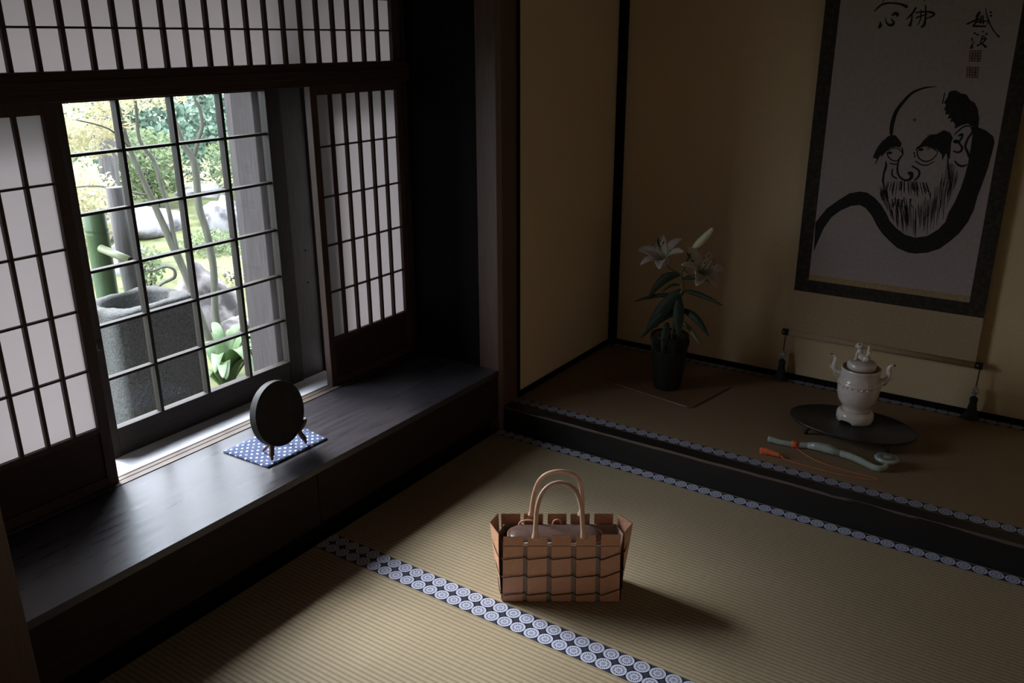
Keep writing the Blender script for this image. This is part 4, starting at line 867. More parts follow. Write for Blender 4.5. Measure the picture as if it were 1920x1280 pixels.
HAIRS=[[(1207,870,1.5),(1213,841,2.5),(1219,811,1.0)],[(1301,938,1.8),(1302,921,3.0),(1302,904,1.2)],[(1210,892,1.3),(1219,840,2.2),(1228,787,0.9)],[(1347,997,0.9),(1349,959,1.5),(1350,920,0.6)],[(1313,873,1.7),(1316,838,2.8),(1319,803,1.1)],[(1311,954,1.5),(1315,911,2.4),(1318,868,1.0)],[(1219,907,1.3),(1227,860,2.2),(1235,812,0.9)],[(1331,900,1.9),(1334,859,3.2),(1337,817,1.3)],[(1254,841,1.9),(1259,808,3.2),(1264,775,1.3)],[(1350,1048,1.0),(1349,1027,1.6),(1347,1007,0.6)],[(1376,1020,1.1),(1376,990,1.8),(1375,959,0.7)],[(1278,884,1.5),(1281,855,2.4),(1284,826,1.0)],[(1302,855,1.9),(1306,818,3.2),(1310,780,1.3)],[(1358,961,0.9),(1359,921,1.5),(1361,881,0.6)],[(1358,966,1.4),(1359,926,2.4),(1361,885,1.0)],[(1321,960,1.4),(1325,915,2.4),(1328,869,1.0)],[(1215,906,2.0),(1223,859,3.3),(1231,811,1.3)],[(1166,868,0.9),(1173,850,1.5),(1179,832,0.6)],[(1225,853,0.7),(1232,814,1.2),(1239,774,0.5)],[(1299,935,1.1),(1303,894,1.9),(1307,852,0.7)],[(1362,972,2.0),(1363,939,3.4),(1363,905,1.3)],[(1222,902,0.7),(1229,865,1.2),(1235,827,0.5)],[(1195,879,0.9),(1203,841,1.5),(1210,802,0.6)],[(1151,888,2.0),(1157,871,3.3),(1164,855,1.3)],[(1358,1023,1.4),(1358,992,2.3),(1358,959,0.9)],[(1312,899,1.5),(1315,863,2.5),(1318,826,1.0)],[(1371,1014,1.6),(1370,984,2.7),(1370,952,1.1)],[(1205,887,1.4),(1214,835,2.3),(1223,783,0.9)],[(1284,920,1.5),(1287,889,2.4),(1290,857,1.0)],[(1142,908,0.8),(1149,887,1.3),(1157,866,0.5)],[(1306,905,1.1),(1310,864,1.9),(1314,823,0.8)],[(1327,909,0.8),(1326,891,1.3),(1326,874,0.5)],[(1323,877,1.3),(1324,852,2.1),(1325,826,0.9)],[(1297,905,1.1),(1300,876,1.8),(1302,846,0.7)],[(1244,858,1.2),(1249,830,2.0),(1253,803,0.8)],[(1329,1005,1.7),(1331,969,2.8),(1333,933,1.1)],[(1224,892,1.0),(1231,846,1.7),(1239,801,0.7)],[(1192,878,0.8),(1201,836,1.4),(1209,794,0.5)],[(1228,882,1.3),(1236,836,2.1),(1244,789,0.8)],[(1346,1038,1.5),(1346,1010,2.6),(1345,982,1.0)],[(1356,1018,0.8),(1355,994,1.4),(1354,970,0.6)],[(1281,902,1.8),(1286,857,3.0),(1292,812,1.2)],[(1190,888,1.5),(1199,842,2.6),(1208,796,1.0)],[(1340,991,1.1),(1339,970,1.8),(1339,950,0.7)],[(1337,992,1.2),(1337,964,2.1),(1338,935,0.8)],[(1257,868,0.9),(1264,819,1.5),(1271,769,0.6)],[(1138,904,2.0),(1145,889,3.3),(1152,874,1.3)],[(1266,832,1.0),(1270,800,1.6),(1274,769,0.6)],[(1336,916,1.4),(1338,876,2.3),(1341,836,0.9)],[(1219,885,0.8),(1224,861,1.3),(1229,836,0.5)],[(1296,906,0.7),(1301,861,1.2),(1306,816,0.5)],[(1364,1000,1.9),(1365,957,3.1),(1367,914,1.3)],[(1362,1008,1.7),(1359,991,2.8),(1357,975,1.1)],[(1187,886,1.4),(1195,846,2.3),(1203,805,0.9)],[(1260,830,1.1),(1265,800,1.9),(1269,769,0.8)],[(1214,848,1.7),(1221,814,2.9),(1227,780,1.2)],[(1236,888,1.8),(1241,853,3.0),(1247,817,1.2)],[(1191,858,1.8),(1197,828,2.9),(1204,799,1.2)],[(1338,1035,1.8),(1340,997,3.1),(1341,959,1.2)],[(1151,906,1.4),(1158,880,2.3),(1166,854,0.9)],[(1258,864,0.7),(1264,820,1.1),(1271,775,0.5)],[(1152,909,0.8),(1159,888,1.3),(1165,867,0.5)],[(1381,1005,1.3),(1378,986,2.2),(1376,967,0.9)],[(1226,884,1.5),(1232,855,2.6),(1237,826,1.0)],[(1296,900,1.1),(1298,877,1.9),(1300,853,0.7)],[(1176,872,1.2),(1183,844,2.0),(1190,817,0.8)],[(1160,895,1.5),(1168,865,2.5),(1176,836,1.0)],[(1336,976,1.5),(1339,932,2.5),(1342,887,1.0)],[(1259,873,1.6),(1264,838,2.7),(1269,804,1.1)],[(1260,848,1.0),(1264,815,1.7),(1269,782,0.7)],[(1288,864,1.2),(1290,845,2.1),(1291,826,0.8)],[(1263,836,1.2),(1268,802,2.0),(1272,768,0.8)],[(1364,991,1.3),(1363,966,2.2),(1362,941,0.9)],[(1177,860,1.9),(1183,839,3.1),(1190,817,1.2)],[(1342,952,1.4),(1345,910,2.4),(1347,868,1.0)],[(1170,870,0.9),(1176,854,1.4),(1182,837,0.6)],[(1330,1004,0.8),(1329,985,1.3),(1329,966,0.5)],[(1352,1041,1.8),(1350,1024,3.0),(1347,1007,1.2)],[(1177,859,1.8),(1183,838,3.0),(1189,818,1.2)],[(1374,1012,0.7),(1374,980,1.2),(1373,948,0.5)],[(1335,956,0.8),(1338,915,1.4),(1341,873,0.5)],[(1338,908,1.1),(1337,889,1.8),(1337,870,0.7)],[(1297,858,0.9),(1299,833,1.5),(1301,807,0.6)],[(1211,865,1.2),(1219,823,2.0),(1227,781,0.8)],[(1242,872,1.2),(1247,843,2.1),(1251,814,0.8)],[(1163,882,1.2),(1170,858,2.0),(1177,834,0.8)],[(1327,981,1.7),(1329,940,2.8),(1332,900,1.1)],[(1317,915,1.5),(1319,882,2.6),(1322,848,1.0)],[(1356,1041,1.7),(1354,1022,2.8),(1352,1002,1.1)],[(1365,1013,1.6),(1365,982,2.7),(1365,950,1.1)],[(1191,888,1.5),(1196,865,2.4),(1202,841,1.0)],[(1225,890,2.0),(1232,849,3.3),(1239,808,1.3)],[(1225,857,1.8),(1230,826,3.0),(1236,795,1.2)],[(1295,907,0.7),(1297,883,1.2),(1299,858,0.5)],[(1271,880,1.2),(1274,857,1.9),(1276,834,0.8)],[(1233,850,2.0),(1237,828,3.3),(1241,806,1.3)],[(1273,864,1.8),(1277,830,3.0),(1282,797,1.2)],[(1346,979,1.6),(1347,947,2.7),(1348,913,1.1)],[(1349,1017,2.0),(1351,975,3.3),(1353,934,1.3)],[(1266,889,1.6),(1269,864,2.7),(1273,839,1.1)],[(1323,877,1.0),(1326,839,1.7),(1329,801,0.7)],[(1191,889,1.6),(1197,866,2.7),(1203,842,1.1)],[(1357,971,1.8),(1356,946,3.1),(1355,921,1.2)],[(1227,876,0.8),(1234,834,1.3),(1241,791,0.5)],[(1168,865,1.2),(1174,847,1.9),(1180,829,0.8)],[(1299,872,1.1),(1300,856,1.9),(1300,839,0.7)],[(1261,865,1.5),(1265,841,2.4),(1268,817,1.0)],[(1374,1021,0.8),(1374,987,1.4),(1373,952,0.6)],[(1218,861,1.9),(1223,841,3.1),(1227,820,1.2)],[(1358,1043,1.2),(1361,995,2.0),(1363,946,0.8)],[(1340,935,1.6),(1340,908,2.6),(1341,881,1.1)],[(1316,884,1.7),(1318,858,2.8),(1319,832,1.1)],[(1377,1009,0.8),(1376,982,1.4),(1374,956,0.6)],[(1274,884,1.6),(1279,842,2.6),(1285,800,1.1)],[(1290,909,1.5),(1294,870,2.5),(1298,831,1.0)],[(1194,851,0.8),(1200,823,1.4),(1207,796,0.6)],[(1365,1037,1.6),(1364,1009,2.7),(1363,982,1.1)],[(1301,888,1.3),(1305,848,2.1),(1309,808,0.9)],[(1224,895,1.6),(1228,876,2.7),(1232,857,1.1)],[(1333,947,1.2),(1336,905,1.9),(1339,863,0.8)],[(1213,882,0.7),(1221,834,1.2),(1230,786,0.5)],[(1276,894,1.1),(1281,850,1.9),(1287,806,0.8)],[(1232,876,1.7),(1238,840,2.9),(1244,804,1.1)],[(1242,841,1.0),(1246,821,1.7),(1250,800,0.7)],[(1167,888,1.7),(1175,857,2.8),(1182,826,1.1)],[(1190,893,1.7),(1196,862,2.8),(1203,830,1.1)],[(1348,957,0.9),(1349,920,1.5),(1351,882,0.6)],[(1249,882,1.4),(1254,847,2.4),(1259,811,1.0)],[(1195,889,0.7),(1203,845,1.2),(1212,800,0.5)],[(1348,935,1.2),(1351,888,2.0),(1354,840,0.8)],[(1291,876,2.0),(1295,836,3.3),(1300,797,1.3)],[(1317,940,1.3),(1321,893,2.2),(1325,847,0.9)],[(1304,875,1.7),(1305,858,2.9),(1305,842,1.1)],[(1314,914,1.3),(1317,879,2.2),(1319,844,0.9)],[(1195,872,1.3),(1200,854,2.2),(1205,836,0.9)],[(1310,913,2.0),(1313,876,3.3),(1316,840,1.3)],[(1354,1043,1.5),(1356,1000,2.5),(1358,956,1.0)],[(1151,902,0.8),(1159,878,1.3),(1166,853,0.5)],[(1292,846,1.8),(1294,818,3.1),(1297,790,1.2)],[(1316,958,1.5),(1320,912,2.5),(1324,865,1.0)],[(1370,1001,1.1),(1370,965,1.9),(1370,929,0.8)],[(1349,932,1.3),(1352,887,2.1),(1355,841,0.8)],[(1333,954,0.7),(1333,934,1.2),(1332,914,0.5)],[(1160,895,1.3),(1167,873,2.2),(1174,851,0.9)],[(1322,924,1.5),(1324,893,2.6),(1326,861,1.0)],[(1225,874,1.2),(1232,831,2.0),(1239,787,0.8)],[(1194,850,1.2),(1201,823,1.9),(1207,795,0.8)],[(1244,862,1.0),(1250,824,1.6),(1256,786,0.6)],[(1134,931,0.9),(1143,903,1.4),(1151,875,0.6)],[(1264,890,0.9),(1267,866,1.5),(1270,842,0.6)],[(1196,969,1.1),(1198,947,2.2),(1198,935,0.9)],[(1153,960,1.1),(1151,938,2.2),(1148,913,0.9)],[(1145,959,0.9),(1142,936,1.7),(1139,912,0.7)],[(1197,969,1.8),(1199,947,3.7),(1199,934,1.5)],[(1196,969,1.4),(1198,947,2.8),(1198,935,1.1)],[(1279,969,1.1),(1289,948,2.3),(1298,936,0.9)],[(1207,971,1.1),(1209,949,2.1),(1213,921,0.9)],[(1188,967,1.0),(1189,945,2.0),(1188,932,0.8)],[(1244,970,1.2),(1251,949,2.5),(1259,917,1.0)],[(1205,970,2.1),(1208,948,4.3),(1210,929,1.7)],[(1174,964,1.2),(1173,942,2.4),(1174,908,1.0)],[(1230,970,1.3),(1235,949,2.6),(1239,936,1.1)],[(1238,970,2.2),(1243,949,4.4),(1250,922,1.8)],[(1137,957,0.9),(1133,935,1.8),(1127,920,0.7)],[(1162,962,0.9),(1160,940,1.8),(1157,927,0.7)],[(1233,970,2.1),(1239,949,4.2),(1244,933,1.7)],[(1281,969,1.5),(1290,948,3.0),(1302,916,1.2)],[(1272,969,2.2),(1281,948,4.3),(1290,937,1.7)],[(1182,966,1.7),(1182,944,3.4),(1184,906,1.4)],[(1150,960,1.3),(1147,937,2.5),(1145,902,1.0)],[(1154,960,1.4),(1151,938,2.8),(1148,917,1.1)],[(1237,970,2.1),(1243,949,4.3),(1248,933,1.7)],[(1246,970,1.9),(1253,949,3.7),(1261,915,1.5)],[(1218,971,2.1),(1222,949,4.3),(1226,928,1.7)],[(1198,969,1.2),(1200,947,2.3),(1203,915,0.9)],[(1207,971,1.2),(1210,949,2.4),(1213,933,1.0)],[(1243,970,1.7),(1250,949,3.4),(1257,919,1.4)],[(1194,968,1.5),(1195,946,3.0),(1196,931,1.2)],[(1242,970,0.9),(1248,949,1.7),(1255,925,0.7)],[(1249,970,1.8),(1256,949,3.6),(1262,935,1.4)],[(1172,964,2.0),(1171,942,4.0),(1171,913,1.6)],[(1267,969,2.1),(1275,948,4.1),(1284,926,1.7)],[(1269,969,1.9),(1278,948,3.7),(1287,929,1.5)],[(1191,968,0.9),(1193,946,1.9),(1194,924,0.8)],[(1278,969,1.0),(1287,948,2.0),(1298,923,0.8)],[(1153,960,1.0),(1151,938,1.9),(1148,908,0.8)],[(1172,964,0.9),(1172,942,1.8),(1170,926,0.7)],[(1232,970,1.7),(1237,949,3.3),(1241,938,1.3)],[(1171,964,2.2),(1170,941,4.4),(1168,924,1.8)],[(1220,970,1.4),(1224,949,2.9),(1230,917,1.1)],[(1226,970,1.9),(1231,949,3.9),(1236,924,1.6)],[(1164,962,1.1),(1163,940,2.2),(1160,927,0.9)],[(1259,970,1.0),(1266,948,2.0),(1273,937,0.8)],[(1279,969,1.1),(1289,948,2.2),(1302,914,0.9)],[(1149,960,1.5),(1147,937,3.0),(1142,919,1.2)],[(1259,970,1.7),(1267,948,3.4),(1276,921,1.4)],[(1146,917,2.2),(1154,900,2.2)],[(1140,931,2.2),(1149,905,2.2)],[(1147,926,2.2),(1157,890,2.2)],[(1130,927,2.2),(1139,896,2.2)],[(1142,943,2.2),(1153,900,2.2)],[(1135,943,2.2),(1147,895,2.2)],[(1143,932,2.2),(1154,893,2.2)],[(1139,938,2.2),(1150,899,2.2)],[(1150,935,2.2),(1160,899,2.2)],[(1125,937,2.2),(1135,902,2.2)],[(1150,922,2.2),(1160,889,2.2)],[(1151,926,2.2),(1161,888,2.2)],[(1138,931,2.2),(1150,886,2.2)],[(1150,915,2.2),(1158,897,2.2)],[(1144,932,2.2),(1156,886,2.2)],[(1148,937,2.2),(1160,887,2.2)],[(1128,941,2.2),(1140,890,2.2)],[(1132,928,2.2),(1142,892,2.2)],[(1127,919,2.2),(1135,900,2.2)],[(1135,934,2.2),(1146,890,2.2)],[(1143,936,2.2),(1153,905,2.2)],[(1132,931,2.2),(1141,905,2.2)],[(1130,919,2.2),(1139,891,2.2)],[(1152,914,2.2),(1161,889,2.2)],[(1197,901,5.6),(1198,883,2.8)],[(1209,889,5.6),(1211,866,2.8)],[(1192,890,5.6),(1197,868,2.8)],[(1192,898,5.6),(1195,887,2.8)],[(1182,887,5.6),(1184,874,2.8)],[(1174,897,5.6),(1178,880,2.8)],[(1242,884,5.6),(1246,873,2.8)],[(1183,904,5.6),(1185,889,2.8)],[(1176,886,5.6),(1176,870,2.8)],[(1191,879,5.6),(1192,864,2.8)],[(1175,890,5.6),(1179,869,2.8)],[(1237,883,5.6),(1237,870,2.8)],[(1226,883,5.6),(1230,860,2.8)],[(1210,898,5.6),(1209,887,2.8)],[(1219,878,5.6),(1224,861,2.8)],[(1221,877,5.6),(1225,858,2.8)],[(1201,889,5.6),(1201,875,2.8)],[(1222,875,5.6),(1225,859,2.8)],[(1197,891,5.6),(1201,874,2.8)],[(1237,905,5.6),(1239,887,2.8)],[(1203,878,5.6),(1208,854,2.8)],[(1213,907,5.6),(1216,888,2.8)],[(1205,898,5.6),(1210,874,2.8)],[(1180,882,5.6),(1182,864,2.8)],[(1237,878,5.6),(1239,864,2.8)],[(1235,904,5.6),(1237,881,2.8)],[(1193,897,5.6),(1199,873,2.8)],[(1194,893,5.6),(1194,880,2.8)],[(1192,873,5.6),(1191,858,2.8)],[(1184,902,5.6),(1187,881,2.8)],[(1322,1133,2.8),(1326,1121,2.8)],[(1279,1124,2.8),(1279,1110,2.8)],[(1293,1138,2.8),(1297,1118,2.8)],[(1276,1124,2.8),(1279,1090,2.8)],[(1271,1123,2.8),(1277,1098,2.8)],[(1266,1140,2.8),(1272,1112,2.8)],[(1272,1126,2.8),(1276,1117,2.8)],[(1331,1135,2.8),(1333,1118,2.8)],[(1288,1124,2.8),(1288,1115,2.8)],[(1266,1139,2.8),(1273,1089,2.8)],[(1261,1137,2.8),(1272,1086,2.8)],[(1331,1140,2.8),(1338,1092,2.8)],[(1294,1130,2.8),(1295,1119,2.8)],[(1284,1128,2.8),(1290,1101,2.8)],[(1292,1133,2.8),(1297,1102,2.8)],[(1320,1140,2.8),(1328,1092,2.8)],[(1321,1141,2.8),(1332,1095,2.8)],[(1269,1136,2.8),(1270,1116,2.8)],[(1332,1137,2.8),(1338,1118,2.8)],[(1258,1125,2.8),(1266,1086,2.8)],[(1310,1134,2.8),(1314,1117,2.8)],[(1298,1135,2.8),(1301,1101,2.8)],[(1281,1133,2.8),(1284,1109,2.8)],[(1284,1131,2.8),(1294,1090,2.8)],[(1324,1129,2.8),(1329,1090,2.8)],[(1276,1139,2.8),(1283,1095,2.8)]]
GLYPHS=[[(1026,1557,4.4),(1039,1571,6.2),(1054,1580,6.9),(1076,1582,6.2),(1098,1580,6.2),(1115,1576,7.5),(1130,1569,10.6)],[(1047,1585,2.5),(1054,1594,3.7),(1059,1603,3.7)],[(1065,1534,2.5),(1070,1519,5.0),(1080,1510,8.1),(1091,1510,11.8),(1095,1517,8.7),(1084,1531,2.5)],[(1088,1542,6.9),(1096,1548,10.6),(1104,1543,11.8),(1104,1538,5.0)],[(1161,1564,6.9),(1154,1549,7.5),(1144,1536,6.2),(1135,1527,2.5)],[(1153,1539,4.4),(1153,1522,6.9),(1150,1508,10.6)],[(1164,1549,4.4),(1184,1551,5.0),(1202,1551,6.2),(1218,1547,8.1),(1223,1541,7.5),(1213,1534,5.6),(1198,1529,3.1)],[(1168,1532,5.6),(1183,1538,5.0),(1201,1543,3.1)],[(1192,1571,5.0),(1195,1549,5.6),(1197,1527,6.9),(1196,1509,10.0),(1189,1502,7.5)],[(1179,1557,3.7),(1182,1535,4.4),(1179,1516,3.7),(1174,1508,2.5)],[(1188,1595,4.4),(1185,1586,2.5)],[(1331,1510,6.2),(1343,1516,6.2),(1357,1522,6.9),(1371,1524,3.7)],[(1363,1546,7.5),(1358,1535,10.6),(1358,1519,6.2),(1350,1504,6.2)],[(1352,1503,6.9),(1373,1502,6.2),(1388,1502,5.6)],[(1369,1534,5.6),(1371,1513,6.2)],[(1375,1535,4.4),(1380,1510,5.0)],[(1357,1515,5.0),(1375,1517,5.0),(1393,1519,4.4)],[(1379,1559,2.5),(1385,1540,3.7),(1396,1516,4.4),(1409,1495,3.7),(1424,1477,3.7),(1433,1469,6.2)],[(1392,1508,3.7),(1395,1522,3.1)],[(1395,1546,5.6),(1398,1546,5.6)],[(1398,1535,6.2),(1401,1535,5.0)],[(1357,1480,5.6),(1360,1480,5.6)],[(1366,1475,5.6),(1370,1475,5.0)],[(1351,1465,3.1),(1355,1459,4.4),(1355,1453,2.5)],[(1356,1434,8.7),(1357,1444,4.4),(1363,1453,1.9)],[(1382,1485,5.0),(1384,1485,4.4)],[(1394,1478,6.2),(1397,1477,4.4)],[(1380,1458,3.1),(1387,1462,4.4),(1395,1464,5.6),(1389,1451,4.4),(1373,1440,5.6)],[(1380,1450,3.7),(1392,1442,5.6),(1398,1437,8.7)],[(1384,1471,3.7),(1381,1453,3.1)],[(1390,1472,3.1),(1381,1469,3.7)]]
GLYPH_FILLS=[[(1044,1499),(1048,1518),(1049,1524),(1057,1512),(1058,1505),(1051,1498)]]
SEALS=[[(1353,1423),(1387,1424),(1389,1390),(1356,1391)],[(1353,1370),(1388,1369),(1389,1337),(1356,1338)]]

def ribbon(g, pts, y, k=1.0):
    P = curve(pts, 4) if len(pts) > 2 else list(pts)
    n = len(P); vs, fs = [], []
    for i, (x, z, w_) in enumerate(P):
        a, b = P[max(i-1, 0)], P[min(i+1, n-1)]
        dx, dz = b[0]-a[0], b[1]-a[1]; l = math.hypot(dx, dz) or 1
        nx, nz = -dz/l, dx/l; h = w_*0.5*k
        vs += [((x+nx*h)/1000-1.196, y, (z+nz*h)/1000-0.316), ((x-nx*h)/1000-1.196, y, (z-nz*h)/1000-0.316)]
    for i in range(n-1): fs.append((2*i, 2*i+1, 2*i+3, 2*i+2))
    # rounded ends
    for idx in (0, n-1):
        x, z, w_ = P[idx]; o = len(vs); h = w_*0.5*k
        vs += [((x+h*math.cos(2*PI*q/10))/1000-1.196, y-0.00002, (z+h*math.sin(2*PI*q/10))/1000-0.316) for q in range(10)]
        fs.append(tuple(range(o, o+10)))
    g.add(vs, fs)
def fill(g, poly, y):
    pl = [Vector((p[0]/1000-1.196, p[1]/1000-0.316, 0)) for p in poly]
    g.add([(p.x, y, p.y) for p in pl], [tuple(t_) for t_ in tessellate_polygon([pl])])
g = G()
for s in HAIRS: ribbon(g, s, -0.0009)
g.build('thin_ink_strokes', 'ink_grey', sc)
g = G()
for s in STROKES: ribbon(g, s, -0.0010)
for s in FILLS: fill(g, s, -0.0011)
g.build('ink_portrait', 'ink', sc)
chars = {}
for s in GLYPHS + GLYPH_FILLS:
    mx, mz = sum(q_[0] for q_ in s)/len(s), sum(q_[1] for q_ in s)/len(s)
    key = ('a' if mx < 1090 else 'b') if mx < 1220 else ('c' if mz > 1452 else 'd')
    chars.setdefault(key, []).append(s)
for key in sorted(chars):
    g = G()
    for s in chars[key]: (ribbon if len(s[0]) == 3 else fill)(g, s, -0.0010)
    o = g.build('brushed_character', 'ink', sc)
for s in SEALS:
    g = G()
    (ax, az), (bx_, bz), (cx, cz), (dx, dz) = s
    P = lambda u, v: ((ax*(1-u)+bx_*u)*(1-v)+(dx*(1-u)+cx*u)*v, (az*(1-u)+bz*u)*(1-v)+(dz*(1-u)+cz*u)*v)
    k = 1.6
    for a, b in (((0,0),(1,0)), ((1,0),(1,1)), ((1,1),(0,1)), ((0,1),(0,0)), ((0.05,.25),(.95,.25)), ((.05,.5),(.95,.5)), ((.05,.75),(.95,.75)), ((.25,.05),(.25,.95)), ((.5,.05),(.5,.95)), ((.75,.05),(.75,.95))):
        ribbon(g, [(*P(*a), 4.2), (*P(*b), 4.2)], -0.0010)
    g.build('seal_stamp', 'seal', sc)

for x, lab in ((0.836, 'left-hand scroll weight with white bead and dark tassel under the scroll roller'), (1.560, 'right-hand scroll weight with white bead and dark tassel under the scroll roller')):
    tw = thing('scroll_weight', lab, 'tassel', (x, YS-0.002, ZA), group='tasselled weights on the scroll')
    zt = 0.300-ZA
    G().tube([(0, 0, zt), (-0.002, -0.003, 0.13)], 0.0012, 6).build('cord', 'cord', tw)
    G().tube([(0.002, 0, zt), (0.001, -0.003, 0.13)], 0.0012, 6).build('cord', 'cord', tw)
    G().ball((0, -0.003, 0.112), (0.0125, 0.0125, 0.0165), 16, 10).build('porcelain_bead', M['bead'] if 'bead' in M else grain('blue_white_bead', (0.55, 0.55, 0.52), (0.05, 0.06, 0.09), 0.3, (1,1,1), nscale=130, bump=0, mapto=(0.5, 0.6)), tw)
    rings = []; n = 40
    for z, r in ((0.094, 0.004), (0.088, 0.012), (0.076, 0.0135), (0.070, 0.011), (0.050, 0.014), (0.025, 0.019), (0.004, 0.030)):
        rings.append([(r*(1+0.10*(j % 2))*math.cos(2*PI*j/n), -0.006+r*(1+0.10*(j % 2))*math.sin(2*PI*j/n)*0.75, z) for j in range(n)])
    G().loft(rings).build('tassel', 'tassel', tw)

# ------------------------------------------------------------------ tray and incense burner
TZ = 0.050
ty = thing('oval_tray', 'low black oval footed tray under the porcelain incense burner', 'tray', (1.217, 0.490, ZA))
G().lathe([(0.0, TZ-0.014), (0.92, TZ-0.014), (0.985, TZ-0.010), (1.0, TZ-0.005), (1.0, TZ-0.001), (0.985, TZ+0.001), (0.965, TZ), (0.955, TZ-0.002), (0.0, TZ-0.002)], n=72, sx=0.221, sy=0.142, cap0=False, cap1=False).build('tray_top', 'tray', ty)
for sx in (-1, 1):
    for sy in (-1, 1):
        bx0, by0 = sx*0.125, sy*0.078
        G().tube(curve([(bx0*0.95, by0*0.95, TZ-0.014), (bx0*1.08, by0*1.05, 0.024), (bx0*1.12, by0*1.06, 0.010), (bx0*1.05, by0, 0.009), (bx0*1.16, by0*1.08, 0.0078)], 4), [0.010]*5+[0.007]*4+[0.006]*8, 8).build('foot', 'tray', ty)
for sy in (-1, 1):
    G().box(-0.118, 0.118, sy*0.072-0.004, sy*0.072+0.004, TZ-0.022, TZ-0.013).build('apron', 'tray', ty)

bu = thing('incense_burner', 'cream porcelain incense burner with curled side handles and a lion-topped lid', 'incense burner', (1.215, 0.530, ZA+TZ-0.002))
def cut(a, r, z):      # bracket foot: three arches cut out of the lower rim
    if z > 0.012 or r < 0.05: return 0
    return 0.012*max(0, math.sin(3*a+0.9)-0.35)**0.5*(1 if z < 0.003 else 0)
G().lathe([(0.050, 0.010), (0.0605, 0.0), (0.0635, 0.001), (0.0650, 0.014), (0.0640, 0.026), (0.0620, 0.033), (0.0560, 0.037), (0.0520, 0.040)], n=60, zf=cut).build('foot_ring', 'porcelain', bu)
G().lathe([(0.0480, 0.038), (0.0475, 0.046), (0.0490, 0.056), (0.0520, 0.059), (0.0535, 0.061), (0.0540, 0.064), (0.0600, 0.070), (0.0665, 0.084), (0.0710, 0.104), (0.0728, 0.122), (0.0725, 0.136), (0.0715, 0.143),
           (0.0735, 0.146), (0.0735, 0.151), (0.0700, 0.155), (0.0670, 0.162), (0.0660, 0.176), (0.0665, 0.190), (0.0680, 0.198), (0.0680, 0.202), (0.0650, 0.203), (0.0560, 0.201), (0.0540, 0.190), (0.040, 0.186), (0.0, 0.186)], n=60, cap0=True, cap1=False).build('burner_body', 'porcelain', bu)
G().lathe([(0.0535, 0.2015), (0.0580, 0.2030), (0.0615, 0.2036), (0.0580, 0.2040), (0.0535, 0.2025)], n=60, cap0=False, cap1=False).build('inner_rim', 'brown_rim', bu)
for k in range(26):
    a = 2*PI*k/26
    G().ball((0.0728*math.cos(a), 0.0728*math.sin(a), 0.1400), (0.0035, 0.0035, 0.0045), 8, 5).build('relief_stud', 'porcelain', bu)
lid = G().lathe([(0.0470, 0.196), (0.0485, 0.203), (0.0505, 0.210), (0.0500, 0.218), (0.0465, 0.224), (0.0380, 0.227), (0.0, 0.228)], n=48, cap1=False).build('lid', 'porcelain', bu)
g = G()
for c, r in (((-0.002, 0, 0.243), (0.020, 0.012, 0.013)), ((-0.012, 0, 0.262), (0.011, 0.011, 0.014)), ((-0.016, -0.001, 0.283), (0.0125, 0.0115, 0.0125)), ((-0.025, -0.002, 0.279), (0.007, 0.007, 0.006)),
             ((-0.018, 0.009, 0.290), (0.004, 0.004, 0.005)), ((-0.018, -0.010, 0.290), (0.004, 0.004, 0.005)), ((-0.010, 0, 0.292), (0.008, 0.009, 0.006)),
             ((-0.020, 0.007, 0.246), (0.005, 0.005, 0.018)), ((-0.020, -0.007, 0.246), (0.005, 0.005, 0.018)), ((-0.024, 0.007, 0.232), (0.006, 0.005, 0.004)), ((-0.024, -0.007, 0.232), (0.006, 0.005, 0.004)),
             ((0.014, 0.009, 0.240), (0.011, 0.006, 0.010)), ((0.014, -0.009, 0.240), (0.011, 0.006, 0.010)), ((0.008, -0.012, 0.233), (0.009, 0.005, 0.004)), ((0.016, 0, 0.256), (0.006, 0.006, 0.012)), ((0.017, 0, 0.272), (0.0065, 0.007, 0.013)), ((0.015, 0, 0.284), (0.004, 0.005, 0.006)), ((0.022, 0, 0.262), (0.005, 0.006, 0.008))):
    g.ball(c, r, 12, 8)
o = g.build('lion_finial', 'porcelain', lid)
r_ = o.modifiers.new('r', 'REMESH'); r_.mode = 'VOXEL'; r_.voxel_size = 0.0016; r_.use_smooth_shade = True
for s in (-1, 1):
    G().tube(curve([(s*0.064, 0, 0.168), (s*0.080, 0, 0.172), (s*0.092, 0, 0.180), (s*0.094, 0, 0.196), (s*0.091, 0, 0.212), (s*0.094, 0, 0.226), (s*0.106, 0, 0.232)], 5), [0.0075]*8+[0.0095]*8+[0.0080]*8+[0.0055]*7, 10, 0.7).build('handle', 'porcelain', bu)
    G().tube(curve([(s*0.092, 0, 0.184), (s*0.104, 0, 0.182), (s*0.107, 0, 0.190)], 4), [0.007, 0.0065, 0.006, 0.005, 0.005, 0.004, 0.004, 0.003, 0.002], 8, 0.7).build('handle_prong', 'porcelain', bu)
    G().tube(curve([(s*0.090, 0, 0.176), (s*0.088, 0, 0.160), (s*0.078, 0, 0.150)], 4), [0.007, 0.0065, 0.006, 0.005, 0.005, 0.004, 0.004, 0.003, 0.002], 8, 0.7).build('handle_prong', 'porcelain', bu)
    G().tube([(s*0.102, 0, 0.232), (s*0.111, 0, 0.2325)], [0.0045, 0.003], 8).build('handle_tip', 'brown_rim', bu)

